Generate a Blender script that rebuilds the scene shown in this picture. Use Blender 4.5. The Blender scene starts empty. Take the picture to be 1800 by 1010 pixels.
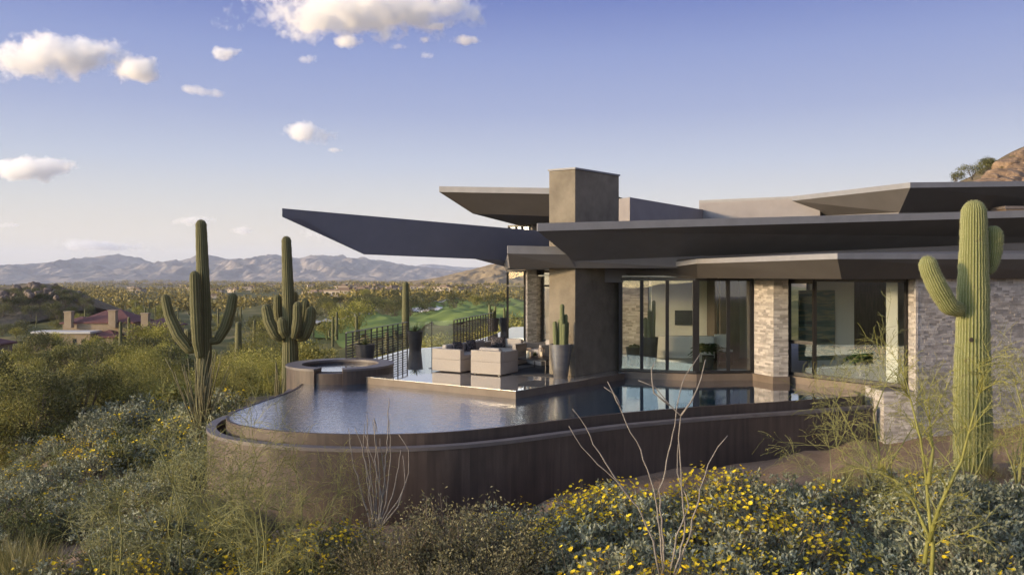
import bpy, bmesh, math, random
import numpy as np
from mathutils import Vector, Matrix, noise
R = math.radians
S = bpy.context.scene
COL = S.collection
# ------------------------------------------------------------------ camera, light, exposure
F, HOR, CX, CAMZ = 1450.0, 480.0, 900.0, 3.0           # focal length in photo pixels, eye level row, eye height above the deck
cam = bpy.data.cameras.new('camera'); camo = bpy.data.objects.new('camera', cam); COL.objects.link(camo)
camo.location = (0, 0, CAMZ); camo.rotation_euler = (R(90), 0, 0)
cam.sensor_width = 36; cam.lens = 36 * F / 1800; cam.shift_y = -(505 - HOR) / 1800
cam.clip_start = 0.1; cam.clip_end = 60000
S.camera = camo
SUN_AZ, SUN_EL = 22.0, 9.0                               # degrees behind the -X axis, elevation
sdir = Vector((-math.cos(R(SUN_AZ)) * math.cos(R(SUN_EL)), -math.sin(R(SUN_AZ)) * math.cos(R(SUN_EL)), math.sin(R(SUN_EL))))
sl = bpy.data.lights.new('sun', 'SUN'); sl.energy = 1.45; sl.angle = R(4.0); sl.color = (1.0, 0.76, 0.47)
so = bpy.data.objects.new('sun', sl); COL.objects.link(so); so.rotation_euler = sdir.to_track_quat('Z', 'Y').to_euler()
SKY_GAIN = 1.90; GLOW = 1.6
W = bpy.data.worlds.new('World'); S.world = W; W.use_nodes = True
def build_world():
    nt = W.node_tree; n = nt.nodes; L = nt.links
    bg = n['Background']
    sky = n.new('ShaderNodeTexSky'); sky.sky_type = 'NISHITA'; sky.sun_disc = False
    sky.sun_elevation = R(SUN_EL); sky.sun_rotation = math.atan2(sdir.x, sdir.y)
    sky.altitude = 700; sky.air_density = 1.0; sky.dust_density = 1.2; sky.ozone_density = 2.0
    tc = n.new('ShaderNodeTexCoord'); sp = n.new('ShaderNodeSeparateXYZ'); L.new(tc.outputs['Generated'], sp.inputs[0])
    # evening air: cream horizon to periwinkle; unseen paler zenith added to lift the shade
    def lin(c): return tuple(((v / 255 + 0.055) / 1.055) ** 2.4 if v > 10 else v / 3294 for v in c)
    rp = n.new('ShaderNodeValToRGB'); e = rp.color_ramp.elements
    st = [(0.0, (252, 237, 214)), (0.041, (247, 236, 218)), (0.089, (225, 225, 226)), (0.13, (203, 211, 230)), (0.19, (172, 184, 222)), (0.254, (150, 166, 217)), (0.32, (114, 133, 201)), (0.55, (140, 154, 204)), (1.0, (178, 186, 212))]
    while len(e) < len(st): e.new(0.5)
    for k, (p, c) in enumerate(st): e[k].position = p; e[k].color = (*lin(c), 1)
    L.new(sp.outputs[2], rp.inputs[0])
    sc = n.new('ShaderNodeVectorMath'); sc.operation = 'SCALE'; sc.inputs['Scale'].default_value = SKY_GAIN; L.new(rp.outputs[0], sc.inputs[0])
    # the physical sky takes over towards the setting sun
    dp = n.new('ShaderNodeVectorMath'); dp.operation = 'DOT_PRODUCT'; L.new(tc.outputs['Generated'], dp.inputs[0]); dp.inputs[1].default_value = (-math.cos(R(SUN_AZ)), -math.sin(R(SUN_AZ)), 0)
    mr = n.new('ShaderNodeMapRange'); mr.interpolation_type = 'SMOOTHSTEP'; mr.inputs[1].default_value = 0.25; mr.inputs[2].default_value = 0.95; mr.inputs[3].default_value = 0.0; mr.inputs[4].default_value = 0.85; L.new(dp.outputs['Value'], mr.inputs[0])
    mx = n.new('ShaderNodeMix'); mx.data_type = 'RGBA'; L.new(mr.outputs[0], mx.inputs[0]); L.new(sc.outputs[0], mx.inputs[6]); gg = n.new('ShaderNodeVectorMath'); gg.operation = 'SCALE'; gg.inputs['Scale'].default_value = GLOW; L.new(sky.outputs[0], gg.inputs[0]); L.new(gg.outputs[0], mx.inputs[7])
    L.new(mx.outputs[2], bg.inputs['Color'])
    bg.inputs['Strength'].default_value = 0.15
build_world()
S.view_settings.view_transform = 'Standard'; S.view_settings.look = 'None'
S.view_settings.gamma = 1.0; S.view_settings.exposure = 1.7
S.cycles.max_bounces = 10; S.cycles.transparent_max_bounces = 12; S.cycles.volume_bounces = 8
S.cycles.use_denoising = True; S.cycles.caustics_reflective = False; S.cycles.caustics_refractive = False
S.cycles.sample_clamp_indirect = 6.0

# ------------------------------------------------------------------ helpers
def P(px, py, D): return Vector(((px - CX) / F * D, D, CAMZ - (py - HOR) / F * D))
def Pz(px, py, z):
    D = F * (CAMZ - z) / (py - HOR); return Vector(((px - CX) / F * D, D, z))
def tag(o, label=None, cat=None, group=None, kind=None):
    if label: o['label'] = label
    if cat: o['category'] = cat
    if group: o['group'] = group
    if kind: o['kind'] = kind
    return o
def empty(name, loc=(0, 0, 0), label=None, cat=None, group=None):
    o = bpy.data.objects.new(name, None); COL.objects.link(o); o.location = loc; o.empty_display_size = 0.2
    return tag(o, label, cat, group)
def root_loc(o):
    while o.parent: o = o.parent
    return Vector(o.location)
def children(o): return [c for c in o.children]
def copy_tree(o, parent=None):
    c = o.copy(); COL.objects.link(c)
    if parent: c.parent = parent
    for ch in list(o.children): copy_tree(ch, c)
    return c
class MB:
    def __init__(s): s.v = []; s.f = []; s.at = {}
    def add(s, vs, fs):
        b = len(s.v); s.v.extend([tuple(p) for p in vs]); s.f.extend([tuple(i + b for i in f) for f in fs]); return b
    def face(s, *pts): s.add(pts, [tuple(range(len(pts)))])
    def prism(s, poly, z0, z1, top=True, bot=True):
        n = len(poly)
        zz0 = z0 if hasattr(z0, '__len__') else [z0] * n; zz1 = z1 if hasattr(z1, '__len__') else [z1] * n
        vs = [(p[0], p[1], zz0[i]) for i, p in enumerate(poly)] + [(p[0], p[1], zz1[i]) for i, p in enumerate(poly)]
        fs = [(i, (i + 1) % n, n + (i + 1) % n, n + i) for i in range(n)]
        if top: fs.append(tuple(range(n, 2 * n)))
        if bot: fs.append(tuple(range(n - 1, -1, -1)))
        s.add(vs, fs)
    def box(s, c, d, rz=0.0):
        cx, cy, cz = c; x, y, z = d[0] / 2, d[1] / 2, d[2] / 2; ca, sa = math.cos(rz), math.sin(rz)
        poly = [(cx + ca * a - sa * b, cy + sa * a + ca * b) for a, b in ((-x, -y), (x, -y), (x, y), (-x, y))]
        s.prism(poly, cz - z, cz + z)
    def bar(s, a, b, w, h=None):          # square bar from a to b
        a, b = Vector(a), Vector(b); t = (b - a).normalized(); h = h or w
        u = t.cross(Vector((0, 0, 1)))
        if u.length < 1e-3: u = Vector((1, 0, 0))
        u.normalize(); v = u.cross(t).normalized()
        q = [(-w / 2, -h / 2), (w / 2, -h / 2), (w / 2, h / 2), (-w / 2, h / 2)]
        vs = [a + u * x + v * y for x, y in q] + [b + u * x + v * y for x, y in q]
        s.add(vs, [(0, 1, 5, 4), (1, 2, 6, 5), (2, 3, 7, 6), (3, 0, 4, 7), (3, 2, 1, 0), (4, 5, 6, 7)])
    def tube(s, pts, rad, n=6, cap=True):
        pts = [Vector(p) for p in pts]; m = len(pts)
        rs = rad if hasattr(rad, '__len__') else [rad] * m
        u = None; vs = []
        for i, p in enumerate(pts):
            t = (pts[min(i + 1, m - 1)] - pts[max(i - 1, 0)])
            if t.length < 1e-9: t = Vector((0, 0, 1))
            t.normalize()
            if u is None:
                u = t.orthogonal().normalized()
            u = (u - t * u.dot(t)).normalized(); w = t.cross(u)
            for k in range(n):
                a = 2 * math.pi * k / n; vs.append(p + (u * math.cos(a) + w * math.sin(a)) * rs[i])
        fs = [(i * n + k, i * n + (k + 1) % n, (i + 1) * n + (k + 1) % n, (i + 1) * n + k) for i in range(m - 1) for k in range(n)]
        if cap: fs += [tuple(range(n - 1, -1, -1)), tuple(range((m - 1) * n, m * n))]
        s.add(vs, fs)
    def lathe(s, prof, c=(0, 0, 0), n=28):      # profile of (r, z)
        m = len(prof); vs = [(c[0] + r * math.cos(2 * math.pi * k / n), c[1] + r * math.sin(2 * math.pi * k / n), c[2] + z) for r, z in prof for k in range(n)]
        fs = [(i * n + k, i * n + (k + 1) % n, (i + 1) * n + (k + 1) % n, (i + 1) * n + k) for i in range(m - 1) for k in range(n)]
        s.add(vs, fs + [tuple(range(n - 1, -1, -1)), tuple(range((m - 1) * n, m * n))])
    def build(s, name, mat, parent=None, smooth=False, auto=None, bevel=0.0, uv=True, seg=2):
        me = bpy.data.meshes.new(name)
        off = root_loc(parent) if parent else Vector((0, 0, 0))
        me.from_pydata([(x - off.x, y - off.y, z - off.z) for x, y, z in s.v], [], s.f)
        if uv and len(s.f) < 60000:
            lay = me.uv_layers.new(name='UVMap'); me.update()
            buf = np.empty(len(me.loops) * 2, dtype=np.float32); V = s.v
            k = 0
            for p in me.polygons:
                nx, ny, nz = p.normal
                if abs(nz) > 0.75:
                    for vi in p.vertices: buf[k] = V[vi][0]; buf[k + 1] = V[vi][1]; k += 2
                else:
                    l = math.hypot(nx, ny) or 1; tx, ty = -ny / l, nx / l
                    for vi in p.vertices: buf[k] = V[vi][0] * tx + V[vi][1] * ty; buf[k + 1] = V[vi][2]; k += 2
            lay.data.foreach_set('uv', buf)
        for an, vals in s.at.items():
            a = me.attributes.new(an, 'FLOAT', 'POINT'); a.data.foreach_set('value', np.array(vals, dtype=np.float32))
        if smooth: me.polygons.foreach_set('use_smooth', [True] * len(me.polygons))
        me.materials.append(mat)
        o = bpy.data.objects.new(name, me); COL.objects.link(o)
        if parent: o.parent = parent
        if bevel:
            b = o.modifiers.new('bevel', 'BEVEL'); b.width = bevel; b.segments = seg; b.limit_method = 'ANGLE'
        return o

# ------------------------------------------------------------------ materials
def nodes(name):
    m = bpy.data.materials.new(name); m.use_nodes = True
    return m, m.node_tree.nodes, m.node_tree.links, m.node_tree.nodes['Principled BSDF']
def ramp(n, stops):
    r = n.new('ShaderNodeValToRGB'); e = r.color_ramp.elements
    while len(e) < len(stops): e.new(0.5)
    for i, (p, c) in enumerate(stops): e[i].position = p; e[i].color = (*c, 1) if len(c) == 3 else c
    return r
def mat(name, c1, c2=None, scale=3.0, rough=0.7, bump=0.0, bscale=None, metal=0.0, stretch=None, coord='Object', detail=6, island=0.0, spec=0.5, coat=0.0, lo=0.3, hi=0.7, bdist=0.02):
    m, n, L, b = nodes(name)
    tc = n.new('ShaderNodeTexCoord'); mp = n.new('ShaderNodeMapping'); L.new(tc.outputs[coord], mp.inputs[0])
    if stretch: mp.inputs['Scale'].default_value = stretch
    no = n.new('ShaderNodeTexNoise'); no.inputs['Scale'].default_value = scale; no.inputs['Detail'].default_value = detail; no.inputs['Roughness'].default_value = 0.62
    L.new(mp.outputs[0], no.inputs['Vector'])
    rp = ramp(n, [(lo, c1), (hi, c2 or c1)]); L.new(no.outputs[0], rp.inputs[0]); out = rp.outputs[0]
    if island:
        g = n.new('ShaderNodeNewGeometry'); hs = n.new('ShaderNodeHueSaturation')
        mr = n.new('ShaderNodeMapRange'); mr.inputs[3].default_value = 1 - island; mr.inputs[4].default_value = 1 + island
        L.new(g.outputs['Random Per Island'], mr.inputs[0]); L.new(mr.outputs[0], hs.inputs['Value']); L.new(out, hs.inputs['Color']); out = hs.outputs[0]
    L.new(out, b.inputs['Base Color'])
    b.inputs['Roughness'].default_value = rough; b.inputs['Metallic'].default_value = metal
    b.inputs['Specular IOR Level'].default_value = spec; b.inputs['Coat Weight'].default_value = coat
    if bump:
        n2 = n.new('ShaderNodeTexNoise'); n2.inputs['Scale'].default_value = bscale or scale * 8; n2.inputs['Detail'].default_value = 5
        L.new(mp.outputs[0], n2.inputs['Vector'])
        bp = n.new('ShaderNodeBump'); bp.inputs['Strength'].default_value = bump; bp.inputs['Distance'].default_value = bdist
        L.new(n2.outputs[0], bp.inputs['Height']); L.new(bp.outputs[0], b.inputs['Normal'])
    return m
def foliage(name, c1, c2, c3=None, trans=0.25, rough=0.6):
    """leaf colour differs from leaf to leaf and from clump to clump"""
    m, n, L, b = nodes(name)
    g = n.new('ShaderNodeNewGeometry'); oi = n.new('ShaderNodeObjectInfo')
    rp = ramp(n, [(0.0, c1), (0.55, c2), (1.0, c3 or c2)]); L.new(g.outputs['Random Per Island'], rp.inputs[0])
    hs = n.new('ShaderNodeHueSaturation'); mr = n.new('ShaderNodeMapRange'); mr.inputs[3].default_value = 0.75; mr.inputs[4].default_value = 1.2
    L.new(oi.outputs['Random'], mr.inputs[0]); L.new(mr.outputs[0], hs.inputs['Value']); L.new(rp.outputs[0], hs.inputs['Color'])
    L.new(hs.outputs[0], b.inputs['Base Color']); b.inputs['Roughness'].default_value = rough; b.inputs['Specular IOR Level'].default_value = 0.25
    if trans:
        t = n.new('ShaderNodeBsdfTranslucent'); L.new(hs.outputs[0], t.inputs[0]); mx = n.new('ShaderNodeMixShader'); mx.inputs[0].default_value = trans
        out = n['Material Output']; L.new(b.outputs[0], mx.inputs[1]); L.new(t.outputs[0], mx.inputs[2]); L.new(mx.outputs[0], out.inputs[0])
    return m
def glass_mat(name, tint=(0.96, 0.98, 0.94), refl=1.0):
    m, n, L, b = nodes(name); n.remove(b)
    t = n.new('ShaderNodeBsdfTransparent'); t.inputs[0].default_value = (*tint, 1)
    gl = n.new('ShaderNodeBsdfGlossy'); gl.inputs['Roughness'].default_value = 0.0; gl.inputs['Color'].default_value = (0.95, 0.96, 0.93, 1)
    fr = n.new('ShaderNodeFresnel'); fr.inputs[0].default_value = 1.55
    mu = n.new('ShaderNodeMath'); mu.operation = 'MULTIPLY_ADD'; mu.inputs[1].default_value = 1.3 * refl; mu.inputs[2].default_value = 0.10 * refl; mu.use_clamp = True
    L.new(fr.outputs[0], mu.inputs[0])
    mx = n.new('ShaderNodeMixShader'); L.new(mu.outputs[0], mx.inputs[0]); L.new(t.outputs[0], mx.inputs[1]); L.new(gl.outputs[0], mx.inputs[2])
    L.new(mx.outputs[0], n['Material Output'].inputs[0])
    return m
M = {}
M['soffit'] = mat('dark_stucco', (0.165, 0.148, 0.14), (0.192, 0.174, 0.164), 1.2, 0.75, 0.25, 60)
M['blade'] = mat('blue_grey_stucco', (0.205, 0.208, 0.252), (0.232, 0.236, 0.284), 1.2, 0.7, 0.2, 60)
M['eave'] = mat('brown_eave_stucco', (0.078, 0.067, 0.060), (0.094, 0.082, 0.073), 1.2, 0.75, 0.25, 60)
M['fascia'] = mat('grey_metal_fascia', (0.20, 0.19, 0.19), (0.24, 0.23, 0.23), 2.5, 0.5, 0.05, 30, spec=0.4)
M['column'] = mat('brown_troweled_plaster', (0.135, 0.108, 0.075), (0.235, 0.195, 0.14), 1.6, 0.8, 0.5, 14)
M['upperwall'] = mat('mauve_stucco', (0.23, 0.20, 0.19), (0.27, 0.24, 0.225), 1.5, 0.85, 0.2, 60)
M['stone'] = mat('split_face_limestone', (0.33, 0.29, 0.255), (0.46, 0.415, 0.375), 5.0, 0.92, 0.9, 45, island=0.36)
M['mortar'] = mat('stone_backing', (0.14, 0.12, 0.105), (0.18, 0.155, 0.135), 8, 0.95)
M['bronze'] = mat('bronze_window_metal', (0.022, 0.019, 0.017), (0.03, 0.026, 0.023), 3, 0.42, metal=0.3)
M['rail'] = mat('dark_railing_metal', (0.03, 0.025, 0.022), (0.04, 0.033, 0.03), 3, 0.45, metal=0.2)
M['glass'] = glass_mat('window_glass', refl=.95)
M['sideglass'] = glass_mat('side_window_glass', refl=.6)
M['doorglass'] = glass_mat('sliding_door_glass', (0.95, 0.97, 0.95), .28)
M['clearglass'] = glass_mat('railing_glass', (0.93, 0.96, 0.94), 0.35)
M['white'] = mat('white_paint', (0.76, 0.75, 0.70), (0.80, 0.79, 0.74), 2, 0.7)
M['greywall'] = mat('grey_interior_paint', (0.46, 0.46, 0.43), (0.52, 0.52, 0.48), 2, 0.8)
M['darkwood'] = mat('dark_wood', (0.035, 0.026, 0.02), (0.09, 0.07, 0.055), 4, 0.6, stretch=(6, 6, 0.5))
M['roomfloor'] = mat('interior_tile', (0.13, 0.115, 0.095), (0.18, 0.16, 0.135), 2, 0.5)
M['sill'] = mat('brown_concrete_sill', (0.12, 0.085, 0.06), (0.17, 0.125, 0.09), 2.2, 0.6, 0.3, 20)
def pool_wall_mat():
    m, n, L, b = nodes('stained_pool_concrete')
    tc = n.new('ShaderNodeTexCoord'); mp = n.new('ShaderNodeMapping'); mp.inputs['Scale'].default_value = (2.2, 0.16, 1); L.new(tc.outputs['UV'], mp.inputs[0])
    no = n.new('ShaderNodeTexNoise'); no.inputs['Scale'].default_value = 2.6; no.inputs['Detail'].default_value = 7; no.inputs['Roughness'].default_value = 0.65; L.new(mp.outputs[0], no.inputs['Vector'])
    n2 = n.new('ShaderNodeTexNoise'); n2.inputs['Scale'].default_value = 0.8; n2.inputs['Detail'].default_value = 6; L.new(tc.outputs['UV'], n2.inputs['Vector'])
    mx = n.new('ShaderNodeMix'); mx.inputs[0].default_value = 0.5; L.new(no.outputs[0], mx.inputs[2]); L.new(n2.outputs[0], mx.inputs[3])
    rp = ramp(n, [(0.36, (0.042, 0.028, 0.022)), (0.5, (0.070, 0.047, 0.035)), (0.64, (0.105, 0.073, 0.054))]); L.new(mx.outputs[0], rp.inputs[0])
    L.new(rp.outputs[0], b.inputs['Base Color']); b.inputs['Roughness'].default_value = 0.55
    n3 = n.new('ShaderNodeTexNoise'); n3.inputs['Scale'].default_value = 22; L.new(tc.outputs['UV'], n3.inputs['Vector'])
    bp = n.new('ShaderNodeBump'); bp.inputs['Strength'].default_value = 0.25; bp.inputs['Distance'].default_value = 0.01; L.new(n3.outputs[0], bp.inputs['Height']); L.new(bp.outputs[0], b.inputs['Normal'])
    return m
M['poolwall'] = pool_wall_mat()
M['coping'] = mat('grey_coping', (0.115, 0.094, 0.085), (0.165, 0.138, 0.125), 3, 0.5, 0.3, 30)
def deck_mat():
    m, n, L, b = nodes('polished_deck_tile')
    tc = n.new('ShaderNodeTexCoord'); mp = n.new('ShaderNodeMapping'); mp.inputs['Rotation'].default_value = (0, 0, R(34)); L.new(tc.outputs['UV'], mp.inputs[0])
    br = n.new('ShaderNodeTexBrick'); br.offset = 0.0; br.inputs['Scale'].default_value = 1.0
    br.inputs['Brick Width'].default_value = 0.9; br.inputs['Row Height'].default_value = 0.9; br.inputs['Mortar Size'].default_value = 0.006
    br.inputs['Color1'].default_value = (0.27, 0.245, 0.225, 1); br.inputs['Color2'].default_value = (0.31, 0.285, 0.26, 1); br.inputs['Mortar'].default_value = (0.09, 0.08, 0.07, 1)
    L.new(mp.outputs[0], br.inputs['Vector'])
    no = n.new('ShaderNodeTexNoise'); no.inputs['Scale'].default_value = 1.3; no.inputs['Detail'].default_value = 6; L.new(tc.outputs['UV'], no.inputs['Vector'])
    mr = n.new('ShaderNodeMapRange'); mr.inputs[3].default_value = 0.02; mr.inputs[4].default_value = 0.07; L.new(no.outputs[0], mr.inputs[0]); b.inputs['Coat Weight'].default_value = 1.0; b.inputs['Coat Roughness'].default_value = 0.02; b.inputs['Coat IOR'].default_value = 2.2
    L.new(br.outputs[0], b.inputs['Base Color']); L.new(mr.outputs[0], b.inputs['Roughness']); b.inputs['Specular IOR Level'].default_value = 0.8
    bp = n.new('ShaderNodeBump'); bp.inputs['Strength'].default_value = 0.01; bp.inputs['Distance'].default_value = 0.005; L.new(no.outputs[0], bp.inputs['Height']); L.new(bp.outputs[0], b.inputs['Normal'])
    return m
M['deck'] = deck_mat()
def water_mat():
    m, n, L, b = nodes('pool_water')
    tc = n.new('ShaderNodeTexCoord')
    b.inputs['Base Color'].default_value = (0.008, 0.034, 0.066, 1); b.inputs['Roughness'].default_value = 0.015; b.inputs['IOR'].default_value = 1.33; b.inputs['Coat Weight'].default_value = 1.0; b.inputs['Coat IOR'].default_value = 2.5; b.inputs['Coat Roughness'].default_value = 0.012
    mp = n.new('ShaderNodeMapping'); mp.inputs['Scale'].default_value = (1.0, 1.6, 1); L.new(tc.outputs['Object'], mp.inputs[0])
    a = n.new('ShaderNodeTexNoise'); a.inputs['Scale'].default_value = 7.0; a.inputs['Detail'].default_value = 3; a.inputs['Roughness'].default_value = 0.55; a.inputs['Distortion'].default_value = 0.4; L.new(mp.outputs[0], a.inputs['Vector'])
    # the spillway of the spa ruffles the left of the pool, the right lies calm
    vd = n.new('ShaderNodeVectorMath'); vd.operation = 'DISTANCE'; vd.inputs[1].default_value = (-4.6, 20.5, -0.2); L.new(tc.outputs['Object'], vd.inputs[0])
    mr = n.new('ShaderNodeMapRange'); mr.inputs[1].default_value = 0.5; mr.inputs[2].default_value = 8.0; mr.inputs[3].default_value = 0.42; mr.inputs[4].default_value = 0.02; L.new(vd.outputs['Value'], mr.inputs[0])
    bp = n.new('ShaderNodeBump'); bp.inputs['Distance'].default_value = 0.05; L.new(mr.outputs[0], bp.inputs['Strength']); L.new(a.outputs[0], bp.inputs['Height']); L.new(bp.outputs[0], b.inputs['Normal']); L.new(bp.outputs[0], b.inputs['Coat Normal'])
    return m
M['water'] = water_mat()

# ------------------------------------------------------------------ terrain
CTRL = [(0, 0, -2.6), (0, -20, -3), (-15, -10, -4), (15, -10, -2.2), (-6, 12, -2.1), (0, 12.5, -1.9), (5, 12.5, -1.75), (9, 13, -1.5), (9.5, 16.5, -1.15), (12, 18, -0.95), (18, 18, -0.6),
        (3, 17.2, -1.55), (6.5, 18.6, -1.45), (8, 18.3, -1.25), (5, 14.6, -1.5), (2, 14.6, -1.6), (-3, 15.2, -1.9), (-6.9, 18, -2.05), (-12, 16, -2.7), (-12, 22, -3.0), (-12, 28, -3.2), (-8.5, 28, -2.6), (-7.5, 32, -2.6), (-5, 34, -2.5), (-2, 38, -2.4),
        (-20, 30, -4.6), (-30, 60, -8), (-12, 55, -5.5), (0, 60, -4.0), (5, 30, -1.5), (15, 30, -1.0), (30, 30, -0.5), (-13, 100, -5.2), (15, 100, -4.5), (-50, 110, -10), (-40, 170, -12.5), (-85, 180, -13.0), (-140, 200, -15),
        (0, 270, -10), (-45, 270, -12), (40, 270, -9), (-60, 360, -15), (0, 450, -15), (-250, 420, -20), (-150, 500, -20), (-300, 900, -26), (0, 900, -22), (200, 800, -16), (60, 450, -12), (120, 300, -5),
        (-1200, 3000, -36), (0, 3000, -33), (800, 3000, -28), (-3000, 8000, -70), (0, 8000, -70), (3000, 8000, -60), (0, 16000, -120), (-9000, 14000, -120), (9000, 14000, -100),
        (60, 60, 2), (200, 150, 12), (-100, -100, -12), (100, -100, -4), (-1000, -600, -40), (1000, -600, -10), (-800, 400, -30), (-6000, 0, -80), (6000, 0, -20), (0, -6000, -60), (3000, 3000, -10)]
def warp(x, y):
    r = np.hypot(x, y); lr = np.log(r + 6.0); k = lr / np.maximum(r, 1e-6)
    return x * k, y * k
_c = np.array(CTRL, dtype=float); _wx, _wy = warp(_c[:, 0], _c[:, 1])
def terrain(x, y):
    x = np.atleast_1d(np.asarray(x, float)); y = np.atleast_1d(np.asarray(y, float)); wx, wy = warp(x, y)
    d2 = (wx[:, None] - _wx) ** 2 + (wy[:, None] - _wy) ** 2 + 0.0015
    w = d2 ** -2.2
    z = (w * _c[:, 2]).sum(1) / w.sum(1)
    r = np.hypot(x, y)
    amp = np.clip(r * 0.006, 0.04, 3.0)
    lx, ly = wx * 9, wy * 9
    z = z + amp * 0.5 * (np.sin(lx * 1.3 + 0.7) * np.cos(ly * 1.1 + 0.2) + 0.5 * np.sin(lx * 2.9 - ly * 2.3) + 0.3 * np.sin(lx * 5.1 + ly * 4.7))
    return z
def tz(x, y): return float(terrain([x], [y])[0])
def hit(px, py):
    """first point of the ground seen at photo pixel (px, py)"""
    t = np.exp(np.linspace(math.log(6), math.log(20000), 1500)); x = (px - CX) / F * t; z = CAMZ - (py - HOR) / F * t
    h = terrain(x, t); i = np.argmax(z < h)
    if z[i] >= h[i]: i = len(t) - 1
    return Vector((x[i], t[i], h[i]))
def ground_mat():
    m, n, L, b = nodes('desert_ground')
    tc = n.new('ShaderNodeTexCoord')
    def nz(s, d=8, r=0.65):
        k = n.new('ShaderNodeTexNoise'); k.inputs['Scale'].default_value = s; k.inputs['Detail'].default_value = d; k.inputs['Roughness'].default_value = r; L.new(tc.outputs['Object'], k.inputs['Vector']); return k
    a = nz(0.9); dirt = ramp(n, [(0.3, (0.21, 0.14, 0.09)), (0.55, (0.31, 0.21, 0.14)), (0.75, (0.40, 0.29, 0.205))]); L.new(a.outputs[0], dirt.inputs[0])
    g1 = nz(0.05, 10, 0.7); green = ramp(n, [(0.35, (0.09, 0.09, 0.028)), (0.55, (0.16, 0.14, 0.05)), (0.7, (0.27, 0.20, 0.11))]); L.new(g1.outputs[0], green.inputs[0])
    vl = n.new('ShaderNodeVectorMath'); vl.operation = 'LENGTH'; L.new(tc.outputs['Object'], vl.inputs[0])
    mr = n.new('ShaderNodeMapRange'); mr.inputs[1].default_value = 20; mr.inputs[2].default_value = 60; L.new(vl.outputs['Value'], mr.inputs[0])
    mx = n.new('ShaderNodeMix'); mx.data_type = 'RGBA'; L.new(mr.outputs[0], mx.inputs[0]); L.new(dirt.outputs[0], mx.inputs[6]); L.new(green.outputs[0], mx.inputs[7])
    # the far plain is bare, pinkish desert soil
    g2 = nz(0.0022, 8, 0.7); far = ramp(n, [(0.35, (0.12, 0.10, 0.05)), (0.5, (0.27, 0.19, 0.13)), (0.65, (0.36, 0.26, 0.19))]); L.new(g2.outputs[0], far.inputs[0])
    mr2 = n.new('ShaderNodeMapRange'); mr2.inputs[1].default_value = 1200; mr2.inputs[2].default_value = 4500; L.new(vl.outputs['Value'], mr2.inputs[0])
    mx2 = n.new('ShaderNodeMix'); mx2.data_type = 'RGBA'; L.new(mr2.outputs[0], mx2.inputs[0]); L.new(mx.outputs[2], mx2.inputs[6]); L.new(far.outputs[0], mx2.inputs[7])
    L.new(mx2.outputs[2], b.inputs['Base Color']); b.inputs['Roughness'].default_value = 0.95; b.inputs['Specular IOR Level'].default_value = 0.1
    f = nz(9, 8, 0.75); bp = n.new('ShaderNodeBump'); bp.inputs['Strength'].default_value = 0.9; bp.inputs['Distance'].default_value = 0.06; L.new(f.outputs[0], bp.inputs['Height']); L.new(bp.outputs[0], b.inputs['Normal'])
    return m
M['ground'] = ground_mat()
def build_ground():
    nr, na = 210, 300
    rr = np.concatenate([[0.0], np.exp(np.linspace(math.log(1.5), math.log(26000), nr))])
    # denser in front of the camera
    aa = np.linspace(-math.pi, math.pi, na, endpoint=False); aa = aa - 0.62 * np.sin(aa)
    X = np.outer(rr[1:], np.sin(aa)).ravel(); Y = np.outer(rr[1:], np.cos(aa)).ravel(); Z = terrain(X, Y)
    b = MB(); b.v = [(0, 0, tz(0.01, 0.01))] + list(zip(X.tolist(), Y.tolist(), Z.tolist()))
    for i in range(nr - 1):
        for k in range(na):
            k2 = (k + 1) % na; b.f.append((1 + i * na + k, 1 + (i + 1) * na + k, 1 + (i + 1) * na + k2, 1 + i * na + k2))
    for k in range(na): b.f.append((0, 1 + k, 1 + (k + 1) % na))
    o = b.build('ground', M['ground'], smooth=True, uv=False); tag(o, kind='structure')
build_ground()

# ------------------------------------------------------------------ mountains and hills
def mountain_mat(name, a, b_, c, sc):
    return mat(name, a, c, sc, 0.95, 1.0, sc * 5, detail=10, spec=0.05, bdist=.05 / sc)
M['mountain'] = mountain_mat('mountain_rock', (0.21, 0.17, 0.14), None, (0.40, 0.32, 0.25), 0.0016)
M['hill'] = mountain_mat('hill_rock', (0.22, 0.16, 0.09), None, (0.42, 0.30, 0.16), 0.02)
def ridge(name, prof, D, depth, base, seed, matl, rough=0.34, nx=160, ny=34, wl=.035):
    """range of hills whose skyline, seen from the terrace, follows prof (photo px, row); base = ground level there"""
    xs = np.linspace(prof[0][0], prof[-1][0], nx); hs = np.interp(xs, [p[0] for p in prof], [p[1] for p in prof])
    b = MB(); sc = D / F
    for j in range(ny):
        t = j / (ny - 1); y = D - depth * 0.62 + depth * t       # crest at t=.62
        fall = (t / 0.62) ** 1.25 if t < 0.62 else max(0.0, 1 - ((t - 0.62) / 0.38) ** 1.2)
        k = 4 * t * (1 - t / 1.05); fr = max(0.0, 1 - abs(t - 0.62) / 0.62)
        for i in range(nx):
            x = (xs[i] - CX) * sc; H = CAMZ - (hs[i] - HOR) * sc - base
            q = Vector((x / (D * wl), y / (D * wl * 1.5), seed))
            n1 = noise.ridged_multi_fractal(q, 0.9, 2.2, 7, 1.0, 2.0) * 0.5 - 0.62
            n2 = noise.fractal(q * 4, 0.9, 2.0, 5)
            z = base + H * (fall + rough * (n1 + 0.30 * n2) * k * (1 - 0.72 * fr ** 5))
            b.v.append((x, y, max(z, base - 30 * sc)))
    for j in range(ny - 1):
        for i in range(nx - 1): b.f.append((j * nx + i, j * nx + i + 1, (j + 1) * nx + i + 1, (j + 1) * nx + i))
    return b.build(name, matl, smooth=True, uv=False)
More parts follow.
